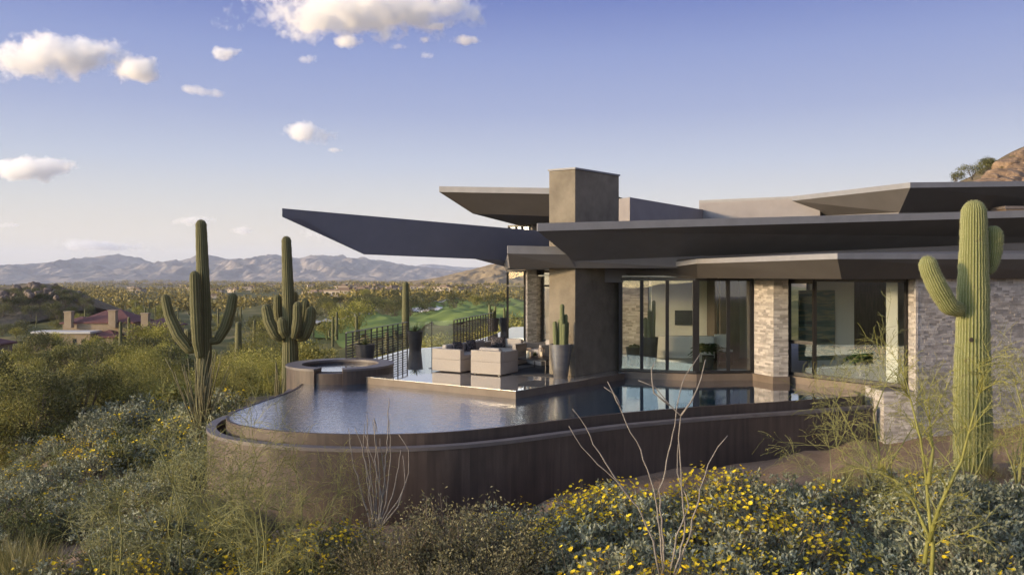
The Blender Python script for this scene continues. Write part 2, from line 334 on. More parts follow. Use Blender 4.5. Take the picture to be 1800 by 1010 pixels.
tag(ridge('mountains', [(-260, 482), (-120, 470), (0, 474), (30, 467), (70, 463), (120, 461), (170, 455), (205, 448), (240, 455), (270, 464), (285, 467), (320, 456), (370, 448), (400, 457), (440, 455), (485, 449), (520, 453), (545, 450), (590, 449), (640, 452), (690, 462), (740, 469), (800, 474), (900, 482), (1000, 488)], 9500, 5200, -82, 3.1, M['mountain'], rough=.58, nx=480, ny=90, wl=.046), kind='structure')
tag(ridge('far_mountains', [(600, 484), (690, 474), (730, 466), (760, 463), (790, 467), (830, 470), (900, 466), (1000, 462), (1200, 466), (1500, 464), (1900, 470)], 15000, 5000, -120, 7.7, M['mountain'], nx=200, ny=40), kind='structure')
tag(ridge('desert_hill', [(700, 497), (760, 489), (800, 480), (835, 470), (870, 463), (900, 459), (1000, 440), (1150, 425), (1350, 440), (1600, 470)], 2100, 1100, -34, 1.3, M['hill'], nx=260, ny=60), kind='structure')
# the range the sun is setting behind, outside the frame, mirrored by the windows
def west_range():
    b = MB(); n = 140
    for j in range(3):
        for i in range(n):
            a = R(-178 + 130 * i / (n - 1)); r = (9000, 9600, 12000)[j]
            h = 0 if j != 1 else 190 + 170 * noise.fractal(Vector((i * 0.12, 3.3, 0)), 1.0, 2.0, 5)
            b.v.append((r * math.sin(a), r * math.cos(a), -90 + h))
    for j in range(2):
        for i in range(n - 1): b.f.append((j * n + i, j * n + i + 1, (j + 1) * n + i + 1, (j + 1) * n + i))
    tag(b.build('west_mountains', M['mountain'], smooth=True, uv=False), kind='structure')
west_range()

# ------------------------------------------------------------------ the house
house = empty('desert_house', (4, 25, 0), 'modern dark stucco house with stacked blade roofs above the pool', 'house')
def roof(name, top, lip, low, extra_low=None, strip=0.2, soffit='soffit', fascia='fascia', faces=None):
    pass
def strip_solid(b, line, th, dz):
    """vertical strip along a polyline of top points, dz tall, th thick (towards +Y)"""
    for p, q in zip(line[:-1], line[1:]):
        p, q = Vector(p), Vector(q); t = (q - p); nrm = Vector((-t.y, t.x, 0)).normalized()
        if nrm.y < 0: nrm = -nrm
        vs = [p, q, q + nrm * th, p + nrm * th]; d = Vector((0, 0, dz))
        b.add([v - d for v in vs] + vs, [(0, 1, 5, 4), (1, 2, 6, 5), (2, 3, 7, 6), (3, 0, 4, 7), (4, 5, 6, 7), (3, 2, 1, 0)])
V = Vector
up = lambda v, d: V((v.x, v.y, v.z + d))
def poly_solid(b, pts, faces): b.add(pts, faces)
# roof A: the long blue-grey blade reaching out over the pool
T1, T2, Tb = P(496, 366, 22), P(958, 406, 29.3), V((0.5, 36, 4.28))
T2 = P(1010, 411, 30.3)
L2 = P(835, 455, 27.5); _n = (T2 - T1).cross(L2 - T1)
def on_blade(px, py):
    d = P(px, py, 1) - V((0, 0, CAMZ)); return V((0, 0, CAMZ)) + d * ((T1 - V((0, 0, CAMZ))).dot(_n) / d.dot(_n))
T1b, L1, L3, Lb = on_blade(496, 381), on_blade(640, 447), on_blade(1010, 461), P(893, 470, 30)
T2b = up(T2, -.02)
b = MB()
b.add([T1, T2, Tb, T1b, T2b, L1, L2, L3, Lb], [(0, 1, 2), (0, 3, 4, 1), (3, 5, 6), (3, 6, 7, 4), (6, 8, 7), (0, 2, 5), (0, 5, 3), (5, 2, 6), (6, 2, 8), (1, 4, 7, 8, 2)])
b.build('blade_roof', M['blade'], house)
# roof D: low canopy tucked under blade A, its ceiling runs back over the terrace
d0, d1 = P(892.5, 431.5, 23.2), P(997, 433.5, 23.45)
e0, e1 = P(892.5, 445.5, 23.2), P(997, 446.8, 23.45)
zc = 3.15
def at_z(px, D): return V(((px - CX) / F * D, D, zc))
f0, f1, f2 = at_z(896, 23.9), at_z(1012, 23.86), at_z(1234, 24.5)
h0, h1 = P(1010, 459, 23.7), P(1960, 419, 27.6)
hm = h0 + (h1 - h0) * .215
b = MB(); bk = V((-0.3, 37.5, zc)); bk2 = V((6, 37.5, zc))
b.add([e0, e1, h0, hm, f2, f1, f0, bk, bk2], [(0, 6, 5, 1), (1, 5, 2), (2, 5, 4, 3), (6, 7, 8, 4, 5)])
b.add([e0, f0, bk, d0, V((-0.3, 30, 3.3))], [(0, 1, 2, 4)])
b.add([d0, d1, V((1.8, 27.5, 3.7)), V((0.6, 27.5, 3.7))], [(0, 1, 2, 3)])
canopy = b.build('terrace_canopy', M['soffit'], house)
b = MB(); strip_solid(b, [d0, d1], 0.12, d0.z - e0.z); b.build('fascia', M['fascia'], canopy)
# roof B: the main roof
g0, g1 = P(945, 393, 22.0), P(1960, 366, 25.6)
th = 0.2
b = MB(); gb0, gb1 = up(g0, -th), up(g1, -th)
tb0, tb1 = V((3.5, 33, 4.2)), V((24, 34, 4.5))
b.add([g0, g1, tb1, tb0, gb0, gb1, h0, h1, V((3.0, 27, 3.40))], [(0, 1, 2, 3), (4, 6, 7, 5), (0, 3, 8, 6, 4)])
main = b.build('main_roof', M['soffit'], house)
b = MB(); strip_solid(b, [g0 + V((0, -0.02, 0.01)), g1 + V((0, -0.02, 0.01))], 0.1, th + 0.01); b.build('fascia', M['fascia'], main)
# clerestory wall under roof B
b = MB(); hh0 = h0 + (h1 - h0) * 0.215
b.add([hh0 + V((0, .06, 0)), h1 + V((0, .06, 0)), V((h1.x, h1.y + .06, 2.9)), V((hh0.x, hh0.y + .06, 2.9))], [(0, 3, 2, 1)])
b.build('clerestory_wall', M['upperwall'], house)
# dark beam between the column and the window wall
b = MB(); b.bar(P(1000, 484, 24.9) + V((0, 0, 0)), P(1105, 484, 25.6), 0.3, 0.42); b.prism([(2.9, 25.72), (4.7, 25.2), (4.7, 25.4), (2.9, 25.95)], 2.88, 3.36); b.build('beam', M['soffit'], house)
# roof C: the low eave over the window walls
c0, c1, K, c3 = P(1150, 465, 24.9), P(1225, 455, 23.8), P(1472, 445, 19.6), P(2021, 447, 22.4)
ct = 0.135
ll0, l1, l2, l3 = P(1050, 493, 25.9), P(1226, 490, 24.6), V((8.07, 20.2, 2.855)), V((17.9, 22.95, 2.855))
l1.z = 2.855; ll0.z = 2.855
cb = [up(p, -ct) for p in (c0, c1, K, c3)]
b = MB()
b.add(cb + [ll0, l1, l2, l3, V((17.9, 23.5, 2.855)), V((9.0, 25.5, 2.855))], [(0, 4, 5, 1), (1, 5, 6, 2), (2, 6, 7, 3), (5, 9, 8, 7, 6)])
b.add([c0, c1, K, c3, V((17.5, 26.4, 3.75)), V((8, 25.2, 3.6)), V((4, 25.5, 3.4))], [(0, 1, 6), (1, 2, 5, 6), (2, 3, 4, 5)])
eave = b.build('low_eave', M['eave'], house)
b = MB(); strip_solid(b, [c0, c1, K, c3], 0.07, ct); b.build('fascia', M['fascia'], eave)
# roof E: upper roof left of the chimney, on a glazed clerestory
p0, p1 = P(772, 328, 31), P(1010, 331.5, 29.2)
pb0, pb1 = P(772, 337.5, 31), P(1010, 341.5, 29.2)
q0, q1 = P(831, 375.4, 31.8), P(1010, 381.5, 30.4)
r0, r1 = P(893, 391.5, 33.0), P(1010, 391, 31.6)
b = MB()
b.add([p0, p1, pb0, pb1, q0, q1, r0, r1, V((1.5, 40, 5.9)), V((8, 40, 5.9)), V((1.5, 40, 5.0)), V((6, 40, 5.0)), V((2.75, 28.9, 5.95)), V((2.8, 30.2, 5.0))],
      [(2, 4, 5, 3), (4, 6, 7, 5), (0, 1, 12, 9, 8), (6, 10, 11, 13, 7), (0, 8, 10, 6, 4, 2), (1, 3, 5, 7, 13, 12)])
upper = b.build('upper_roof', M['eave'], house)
b = MB(); strip_solid(b, [p0 + V((0, -.02, .01)), p1 + V((0, -.02, .01))], 0.1, p0.z - pb0.z + .01); b.build('fascia', M['fascia'], upper)
# upper parapet right of the chimney
k0, k1, k2 = P(1086, 346, 28.2), P(1107, 346.5, 27.5), P(1300, 380, 36.5)
b = MB(); b.prism([(k0.x - 1.0, k0.y + .5), (k0.x, k0.y), (k1.x, k1.y), (k2.x, k2.y), (k2.x - 2, k2.y + 2)], 3.6, k1.z)
b.build('parapet', M['upperwall'], house)
# roof H and wall G
w0, w1, w2 = P(1229, 352, 33), P(1392, 345, 31), P(1600, 320.5, 26.0)
w3 = P(2000, 316, 28.4)
b = MB(); b.prism([(w0.x, w0.y), (w1.x + .85, w1.y - .55), (w1.x + 3, w1.y + 3), (w0.x + 2, w0.y + 4)], [3.8] * 4, [w0.z - .03, w1.z - .05, w1.z - .05, w0.z - .05]); b.build('upper_wall', M['upperwall'], house)
wt = 0.17
i1, i2, i3 = P(1454, 378.5, 30.5), P(1581, 373, 27.0), P(2000, 366, 29.4)
b = MB(); wb = [up(w, -wt) for w in (w1, w2, w3)]
b.add([w1, w2, w3, V((w3.x, 38, 6.0)), V((13, 36, 5.9))] + wb + [i1, i2, i3], [(0, 1, 2, 3, 4), (5, 8, 9, 6), (6, 9, 10, 7)])
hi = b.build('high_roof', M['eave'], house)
b = MB(); strip_solid(b, [w1, w2, w3], 0.08, wt); strip_solid(b, [w0, w1], 0.08, 0.10); b.build('fascia', M['fascia'], hi)
b = MB(); b.prism([(i1.x, i1.y + .05), (i2.x, i2.y + .05), (i3.x, i3.y + .05), (i3.x, 36), (i1.x, 36)], 3.8, [i1.z + .02, i2.z + .02, i3.z + .02, 5.2, 5.2]); b.build('upper_wall', M['soffit'], house)
# small vent chimney at the right end of the roof
a0 = P(1768, 352, 27.0); b = MB(); b.box((a0.x + .9, a0.y + .4, 4.6), (1.8, 0.8, 1.0)); vb = b.build('roof_vent', M['sill'], house, bevel=.01)
b = MB(); b.box((a0.x + .9, a0.y + .4, 5.15), (1.88, 0.88, 0.09)); b.build('cap', M['coping'], vb)
# column rising through the roofs as the chimney
colp = [(1.84, 24.0), (3.34, 25.75), (2.60, 26.24), (1.10, 24.49)]
b = MB(); b.prism(colp, 0.0, 6.02); ch = b.build('chimney', M['column'], house, bevel=.012)
b = MB(); b.prism([(1.84, 23.97), (3.38, 25.75), (2.60, 26.29), (1.06, 24.49)], 6.025, 6.075); b.build('cap', M['fascia'], ch)

def stone_wall(b, p, q, z0, z1, rnd, course=0.058, l0=0.10, l1=0.30, depth=0.06):
    """coursed split-face stones between two plan points, facing right of p->q"""
    p, q = V((p[0], p[1], 0)), V((q[0], q[1], 0)); t = (q - p); Ln = t.length; t.normalize(); nrm = V((t.y, -t.x, 0))
    z = z0
    while z < z1 - .005:
        hgt = min(course * rnd.choice((.62, 1, 1, 1, 1.35)), z1 - z); s = -rnd.random() * .01
        while s < Ln - .002:
            w = rnd.uniform(l0, l1); e = min(Ln, s + w)
            if Ln - e < .06: e = Ln
            s0 = max(0, s); o = rnd.uniform(0.0, 0.008) + (.006 if rnd.random() < .06 else 0); g = .0015
            a0 = p + t * (s0 + g); a1 = p + t * (e - g); f = nrm * o; k = nrm * (-depth)
            j = [rnd.uniform(-.004, .004) for _ in range(4)]
            za, zb = z + g, z + hgt - g
            vs = [a0 + k + V((0, 0, za)), a1 + k + V((0, 0, za)), a1 + k + V((0, 0, zb)), a0 + k + V((0, 0, zb)),
                  a0 + nrm * (o + j[0]) + V((0, 0, za)), a1 + nrm * (o + j[1]) + V((0, 0, za)), a1 + nrm * (o + j[2]) + V((0, 0, zb)), a0 + nrm * (o + j[3]) + V((0, 0, zb))]
            b.add(vs, [(4, 5, 6, 7), (0, 4, 7, 3), (1, 2, 6, 5), (3, 7, 6, 2), (0, 1, 5, 4)])
            s = e
        z += hgt
rnd = random.Random(4)
def wall_part(name, segs, core, z0, z1, depth=.06):
    c = MB(); c.prism(core, z0, z1); o = c.build(name, M['mortar'], house)
    b = MB()
    for p, q in segs: stone_wall(b, p, q, z0, z1, rnd, depth=depth)
    b.build('stonework', M['stone'], o); return o
# pillar between the windows
wall_part('stone_pillar', [((7.28, 24.78), (7.60, 23.97)), ((7.60, 23.97), (8.03, 23.99)), ((8.03, 23.99), (8.1, 24.3))], [(7.31, 24.82), (7.62, 24.02), (8.01, 24.04), (8.08, 24.4), (8.1, 25.2), (7.4, 25.2)], 0.0, 2.88)
# right hand wall
wall_part('stone_wall', [((10.27, 21.5), (10.28, 21.0)), ((10.28, 21.0), (18, 23.16))], [(10.32, 21.5), (10.33, 21.06), (18, 23.22), (18, 23.7), (10.5, 21.7)], -2.0, 2.87)
wall_part('low_stone_wall', [((9.42, 22.0), (9.44, 20.95)), ((9.44, 20.95), (10.30, 20.97))], [(9.49, 22.0), (9.49, 21.0), (10.30, 21.02), (10.4, 21.5)], -2.0, 0.0)
# back pillar by the living room glass
wall_part('stone_pillar', [((0.60, 36.2), (0.63, 35.6)), ((0.63, 35.6), (1.06, 35.85)), ((1.06, 35.85), (1.45, 36.6))], [(0.64, 36.3), (0.66, 35.66), (1.03, 35.9), (1.4, 36.6)], 0.0, 3.15)
wall_part('stone_pillar', [((0.75, 34.7), (0.80, 34.0)), ((0.80, 34.0), (1.02, 34.1)), ((1.02, 34.1), (1.2, 34.8))], [(0.80, 34.7), (0.83, 34.05), (1.0, 34.15), (1.1, 34.8)], 4.2, 5.02)

# windows: bronze frames with panes
def window(p, q, z0, z1, mull=(), rails=(), fw=.07, name='window', lean=.04, pm='glass'):
    p, q = V((p[0], p[1], 0)), V((q[0], q[1], 0)); t = q - p; Ln = t.length
    f = MB()
    def at(s, z): w = p + t * s; return V((w.x, w.y, z))
    h = fw / 2
    f.bar(at(0, z0 + h), at(1, z0 + h), .09, fw); f.bar(at(0, z1 - h), at(1, z1 - h), .09, fw)
    for s in (h / Ln, *mull, 1 - h / Ln): f.bar(at(s, z0), at(s, z1), .10, fw)
    for s0, s1, z, w in rails: f.bar(at(s0, z), at(s1, z), .085, w)
    o = f.build(name, M['bronze'], house)
    g = MB(); nrm = V((t.y, -t.x, 0)).normalized()
    edges = [0.0, *mull, 1.0]
    for s0, s1 in zip(edges[:-1], edges[1:]):
        g = MB(); g.face(at(s0, z0 + .02) + nrm * lean / 2, at(s1, z0 + .02) + nrm * lean / 2, at(s1, z1 - .02) - nrm * lean / 2, at(s0, z1 - .02) - nrm * lean / 2); g.build('pane', M[pm], o, uv=False)
    return o
window((3.30, 25.40), (5.48, 24.62), 0.02, 2.84, mull=(0.30, 0.635))
window((5.50, 24.62), (7.26, 24.86), 0.02, 2.84, mull=(0.56,))
window((8.12, 24.30), (10.28, 21.38), 0.02, 2.86, mull=(0.245,), rails=((0, .245, 1.0, .10), (0, .245, 2.75, .10)), fw=.10, lean=0, pm='doorglass')
window((-0.22, 36.6), (0.58, 35.9), 0.02, 3.12, mull=(), rails=((0, 1, 2.45, .06),), pm='sideglass', lean=.02)
window((1.30, 36.2), (2.9, 35.9), 0.02, 3.12, mull=(.35,), rails=((0, 1, 2.45, .08),), fw=.09)
window((-0.15, 34.9), (0.78, 34.2), 4.1, 5.02, mull=(.35, .62))
# slab under the window walls
b = MB(); slab = [(3.28, 25.28), (5.48, 24.50), (7.22, 24.74), (7.56, 23.90), (8.05, 23.90), (8.12, 24.16), (10.22, 21.32), (10.4, 21.3), (17, 23.4), (17, 36), (3, 36)]
b.prism(slab, -2.2, 0.0); b.build('floor_slab', M['sill'], house)
# rooms behind the glass
def slab_wall(p, q, z0, z1, th, m, name='interior_wall'):
    b = MB(); b.bar(V((p[0], p[1], (z0 + z1) / 2)), V((q[0], q[1], (z0 + z1) / 2)), th, z1 - z0); return b.build(name, m, house)
b = MB(); b.face((3.3, 25.35, .006), (5.48, 24.58, .006), (7.25, 24.82, .006), (8.1, 24.3, .006), (10.25, 21.42, .006), (10.4, 21.6, .006), (17, 23.5, .006), (17, 35, .006), (3.3, 35, .006)); b.build('interior_floor', M['roomfloor'], house)
b = MB(); b.prism([(2.0, 25.8), (5.44, 24.68), (7.6, 24.9), (8.2, 24.4), (10.35, 21.6), (17, 23.6), (17, 36.5), (1.0, 37.5)], 2.875, 2.93); b.build('interior_ceiling', M['greywall'], house)
wall_part('stone_wall', [((3.55, 29.75), (4.9, 29.75))], [(3.5, 29.8), (4.95, 29.8), (4.95, 30.0), (3.5, 30.0)], 0.0, 2.87)
window((3.40, 25.75), (3.40, 29.6), 0.02, 2.84, mull=(.5,), lean=0, pm='doorglass')
slab_wall((4.95, 29.3), (8.4, 29.3), 0, 2.87, .15, M['greywall'])
slab_wall((7.1, 28.2), (7.75, 28.2), 0, 2.87, .2, M['darkwood'], 'wood_panel')
slab_wall((6.95, 29.2), (7.0, 28.3), 0, 2.87, .1, M['darkwood'], 'wood_panel')
slab_wall((8.35, 25.0), (8.45, 31.3), 0, 2.87, .15, M['white'])
slab_wall((9.35, 25.95), (10.85, 26.25), 0, 2.87, .12, M['white'])
slab_wall((10.9, 26.4), (11.0, 30.5), 0, 2.87, .12, M['darkwood'])
slab_wall((10.9, 30.5), (17, 30.5), 0, 2.87, .12, M['darkwood'])
slab_wall((14.2, 24.0), (14.2, 30.5), 0, 2.87, .12, M['greywall'])
slab_wall((3.0, 36), (1.6, 45), 0, 3.15, .2, M['column'])
slab_wall((3.1, 30.2), (3.2, 36), 0, 3.15, .2, M['greywall'])
b = MB()
for i in range(14):
    a = i / 13; w = V((10.17, 21.72, 0)).lerp(V((9.97, 22.0, 0)), a); o = .035 * (1 if i % 2 else -1); b.v += [(w.x + o, w.y + o, .03), (w.x + o, w.y + o, 2.84)]
for i in range(13): b.f.append((2 * i, 2 * i + 2, 2 * i + 3, 2 * i + 1))
b.build('curtain', M['white'], house)

# ------------------------------------------------------------------ pool, deck, spa
def catmull(pts, k=8):
    out = []; n = len(pts)
    for i in range(n - 1):
        p0, p1, p2, p3 = [V((*pts[max(0, min(n - 1, j))], 0)) for j in (i - 1, i, i + 1, i + 2)]
        for s in range(k):
            t = s / k; out.append(0.5 * ((2 * p1) + (-p0 + p2) * t + (2 * p0 - 5 * p1 + 4 * p2 - p3) * t * t + (-p0 + 3 * p1 - 3 * p2 + p3) * t ** 3))
    out.append(V((*pts[-1], 0))); return out
weir = catmull([(-6.1, 24.2), (-5.98, 22.6), (-6.25, 20.6), (-6.42, 18.9), (-6.05, 17.75), (-5.3, 17.05), (-4.2, 16.55), (-2.85, 16.36), (-1.6, 16.52), (-0.4, 17.03), (0.95, 17.9), (2.3, 18.75), (4.5, 19.75), (7.0, 20.65), (9.05, 21.45)])
def offset(line, d):
    out = []
    for i, p in enumerate(line):
        t = (line[min(i + 1, len(line) - 1)] - line[max(i - 1, 0)]).normalized(); out.append(p + V((t.y, -t.x, 0)) * d)
    return out
WL = -0.2
pool = empty('infinity_pool', (0, 18.5, -0.2), 'curving dark infinity pool with brown stained concrete outer wall', 'swimming pool')
def ribbon(b, A, za, B, zb):
    n = len(A); vs = [(p.x, p.y, za) for p in A] + [(p.x, p.y, zb) for p in B]
    b.add(vs, [(i, i + 1, n + i + 1, n + i) for i in range(n - 1)])
deck_out = [(0.094, 21.04), (3.40, 24.92)]
inner = [(9.05, 21.45), (9.3, 22.6), (8.15, 24.2), (8.05, 23.93), (7.55, 23.93), (7.2, 24.77), (5.47, 24.53), (3.3, 25.31), (3.40, 24.92), (0.094, 21.04), (-4.39, 24.03), (-5.0, 24.6)]
b = MB(); poly = [(p.x, p.y, WL) for p in weir] + [(x, y, WL) for x, y in inner[1:]]
me_poly = [V(p) for p in poly]
from mathutils.geometry import tessellate_polygon
b.v = [tuple(p) for p in me_poly]; b.f = [tuple(t) for t in tessellate_polygon([me_poly])]
o = b.build('water', M['water'], uv=False); tag(o, kind='structure')
for pl in o.data.polygons: pass
if o.data.polygons[0].normal.z < 0: o.data.flip_normals()
b = MB(); wo = offset(weir, .04)
ribbon(b, wo, -1.0, wo, WL + .012); ribbon(b, wo, WL + .012, offset(weir, -.03), WL + .012); ribbon(b, offset(weir, -.03), WL + .012, offset(weir, -.03), -1.0)
b.build('weir_edge', M['poolwall'], pool)
o1, o2 = offset(weir, .24), offset(weir, .45)
o1b, o2b = offset(weir, .26), offset(weir, .43)
b = MB(); ribbon(b, o2b, -3.2, o2b, -.42); ribbon(b, o1b, -.42, o1b, -1.0); b.build('outer_wall', M['poolwall'], pool, smooth=True)
b = MB(); ribbon(b, o2, -.45, o2, -.38); ribbon(b, o2, -.38, o1, -.38); ribbon(b, o1, -.38, o1, -.45); b.build('coping', M['coping'], pool)
b = MB(); ribbon(b, wo, -.85, o1b, -.85); b.build('trough_water', M['water'], pool, uv=False)
# deck
deckp = [(0.094, 21.04), (3.40, 24.92), (3.28, 25.28), (3.0, 36.0), (2.2, 47), (0.0, 46), (-0.89, 40.5), (-1.2, 38.8), (-2.42, 34.07), (-4.12, 32.8), (-5.42, 26.6), (-5.5, 25.2), (-4.39, 24.03)]
b = MB(); b.prism(deckp, -.012, 0.0, bot=False); o = b.build('deck', M['deck']); tag(o, kind='structure')
b = MB(); sk = [V((*p, 0)) for p in deckp]; c = V((0, 30, 0))
b.prism([(p.x + (c.x - p.x) * .0022, p.y + (c.y - p.y) * .0022) for p in sk], -3.2, -.012, bot=False); o = b.build('deck_base', M['sill']); tag(o, kind='structure')
# spa: a raised ring with a lowered spillway
SC = V((-5.24, 25.2, 0)); SR, SI = 1.62, 1.15
spa = empty('spa', (SC.x, SC.y, 0), 'round raised spa with a spillway notch at the edge of the deck', 'hot tub')
def arc(r, a0, a1, n): return [V((SC.x + r * math.cos(R(a0 + (a1 - a0) * i / n)), SC.y + r * math.sin(R(a0 + (a1 - a0) * i / n)), 0)) for i in range(n + 1)]
N0, N1 = 254, 284                      # the notch, degrees
b = MB(); oa, ia = arc(SR - .02, N1, N0 + 360, 70), arc(SI + .015, N1, N0 + 360, 70)
ribbon(b, oa, -3.0, oa, .19); ribbon(b, ia, .19, ia, -.4)
na, ni = arc(SR - .10, N0 - 1, N1 + 1, 12), arc(SI + .015, N0 - 1, N1 + 1, 12)
ribbon(b, na, -3.0, na, .115); ribbon(b, na, .115, ni, .115); ribbon(b, ni, .115, ni, -.4)
for a in (N0, N1):
    q = [arc(r, a, a + .001, 1)[0] for r in (SR - .02, SI + .015)]
    b.face((q[0].x, q[0].y, -3), (q[1].x, q[1].y, -3), (q[1].x, q[1].y, .19), (q[0].x, q[0].y, .19))
b.build('spa_wall', M['poolwall'], spa, smooth=False)
b = MB(); oa, ia = arc(SR, N1, N0 + 360, 70), arc(SI, N1, N0 + 360, 70)
ribbon(b, oa, .185, oa, .25); ribbon(b, oa, .25, ia, .25); ribbon(b, ia, .25, ia, .185)
for a in (N0, N1):
    q = [arc(r, a, a + .001, 1)[0] for r in (SR, SI)]
    b.face((q[0].x, q[0].y, .185), (q[1].x, q[1].y, .185), (q[1].x, q[1].y, .25), (q[0].x, q[0].y, .25))
b.build('coping', M['coping'], spa)
b = MB(); b.v = [(p.x, p.y, .135) for p in arc(SI + .02, 0, 360, 48)[:-1]]; b.f = [tuple(range(48))]
M['spawater'] = M['water'].copy(); M['spawater'].name = 'spa_water'
for nd in M['spawater'].node_tree.nodes:
    if nd.type == 'MAP_RANGE': nd.inputs[3].default_value = .06; nd.inputs[4].default_value = .06
b.build('spa_water', M['spawater'], spa, uv=False)
# railings
def railing(p, q, nposts, label, nbars=10):
    p, q = V(p), V(q); r = empty('railing', p, label, 'railing', 'dark metal railings of the deck')
    hgt = 1.07
    b = MB(); b.bar(p + V((0, 0, hgt)), q + V((0, 0, hgt)), .055, .022); b.build('top_rail', M['fascia'], r)
    for i in range(nposts):
        w = p.lerp(q, i / (nposts - 1)); b = MB(); b.bar(w, w + V((0, 0, hgt - .012)), .05, .02); b.build('post', M['rail'], r)
    for j in range(nbars):
        z = .10 + j * (.9 / nbars); b = MB(); b.bar(p + V((0, 0, z)), q + V((0, 0, z)), .022, .028); b.build('bar', M['rail'], r)
    return r
railing((-5.38, 26.75, 0), (-4.15, 32.7, 0), 12, 'dark metal railing with horizontal bars behind the round spa')
railing((-2.40, 34.15, 0), (-0.93, 40.4, 0), 15, 'dark metal railing beside the tall planters at the far end of the deck')
gr = empty('glass_railing', (-4.1, 32.85, 0), 'frameless clear glass railing panel at the back edge of the deck', 'glass railing')
pts = [V((-4.08, 32.86, 0)), V((-3.25, 33.45, 0)), V((-2.45, 34.05, 0))]
for p, q in zip(pts[:-1], pts[1:]):
    b = MB(); b.bar(p + V((0, 0, .55)), q + V((0, 0, .55)), .012, 1.0); b.build('panel', M['clearglass'], gr, uv=False)
b = MB(); b.bar(pts[1], pts[1] + V((0, 0, 1.07)), .03, .03); b.build('post', M['rail'], gr)

# ------------------------------------------------------------------ clouds
def cloud_mat(dens, seed, scale=.006):
    m, n, L, b = nodes('cloud_vapour'); n.remove(b)
    tc = n.new('ShaderNodeTexCoord'); geo = n.new('ShaderNodeNewGeometry')
    ln = n.new('ShaderNodeVectorMath'); ln.operation = 'LENGTH'; L.new(tc.outputs['Object'], ln.inputs[0])
    no = n.new('ShaderNodeTexNoise'); no.noise_dimensions = '4D'; no.inputs['W'].default_value = seed; no.inputs['Scale'].default_value = scale; no.inputs['Detail'].default_value = 9; no.inputs['Roughness'].default_value = 0.62
    L.new(geo.outputs['Position'], no.inputs['Vector'])
    mr = n.new('ShaderNodeMapRange'); mr.inputs[1].default_value = 0.15; mr.inputs[2].default_value = 1.0; mr.inputs[3].default_value = 0.17; mr.inputs[4].default_value = -0.25; L.new(ln.outputs['Value'], mr.inputs[0])
    ad = n.new('ShaderNodeMath'); ad.operation = 'ADD'; L.new(no.outputs[0], ad.inputs[0]); L.new(mr.outputs[0], ad.inputs[1])
    m2 = n.new('ShaderNodeMapRange'); m2.inputs[1].default_value = 0.49; m2.inputs[2].default_value = 0.70; m2.inputs[3].default_value = 0; m2.inputs[4].default_value = dens; L.new(ad.outputs[0], m2.inputs[0])
    v = n.new('ShaderNodeVolumePrincipled'); v.inputs['Color'].default_value = (1, 1, 1, 1); v.inputs['Anisotropy'].default_value = 0.0
    L.new(m2.outputs[0], v.inputs['Density']); L.new(v.outputs[0], n['Material Output'].inputs['Volume'])
    return m
CD = 7000.0
def cloud(px, py, w, h, label, dens=0.03, D=CD, seed=0.0, group='small white clouds in the evening sky'):
    me = bpy.data.meshes.get('cloud_hull')
    if me is None:
        bm = bmesh.new(); bmesh.ops.create_icosphere(bm, subdivisions=3, radius=1.0); me = bpy.data.meshes.new('cloud_hull'); bm.to_mesh(me); bm.free()
    me = me.copy() if me.users else me
    o = bpy.data.objects.new('cloud', me); COL.objects.link(o)
    o.location = P(px, py, D); sx = w / F * D / 2; o.scale = (sx * 1.45, max(sx * .7, 120), h / F * D / 2 * 1.35)
    o.rotation_euler = (0, R(random.Random(seed).uniform(-6, 6)), 0)
    me.materials.clear(); me.materials.append(cloud_mat(dens, seed, min(.02, max(.0045, 2.6 / (w / F * D)))))
    return tag(o, label, 'cloud', group)
CLOUDS = [(92, 100, 270, 90, 'big white cloud at the left edge of the sky', .022), (234, 122, 128, 66, 'white cloud touching the lower right of the big left cloud', .03),
          (645, 16, 480, 104, 'largest white cloud spreading along the top of the picture', .02), (612, 74, 62, 30, 'small cloud right below the largest cloud', .02),
          (398, 93, 60, 36, 'compact white cloud between the two big clouds', .025), (358, 161, 84, 24, 'flat greyish cloud below the left clouds', .012),
          (540, 103, 44, 20, 'thin curved wisp of cloud below the largest cloud', .008), (540, 233, 104, 50, 'lone white cloud above the blade roof', .02), (588, 264, 34, 10, 'tiny cloud scrap under the lone white cloud', .008),
          (55, 294, 175, 56, 'grey shaded cloud low at the left edge', .03), (815, 71, 70, 20, 'slim white cloud right of the largest cloud', .02), (760, 48, 70, 18, 'ragged cloud strip tucked under the largest cloud', .02),
          (748, 70, 24, 14, 'small round cloud puff below the ragged strip', .012), (700, 82, 40, 12, 'faint cloud scrap left of the small puff', .006), (752, 97, 32, 12, 'faint cloud scrap under the small puff', .007)]
for k, (x, y, w, h, lb, d) in enumerate(CLOUDS): cloud(x, y, w, h, lb, d, seed=k * 3.7 + 1)
LOW = [(335, 388, 110, 20, 'pale low cloud right behind the tall saguaro top'), (425, 405, 90, 22, 'pale low cloud between the two left saguaros'), (15, 396, 80, 16, 'dim low cloud at the left edge near the mountains'), (180, 432, 200, 26, 'long pale cloud bank above the left mountain peak'), (560, 410, 90, 34, 'pale low cloud under the tip of the blade roof')]
for k, (x, y, w, h, lb) in enumerate(LOW): cloud(x, y, w, h, lb, .006, D=13000, seed=k * 5.1 + 90, group='faint low clouds near the horizon')

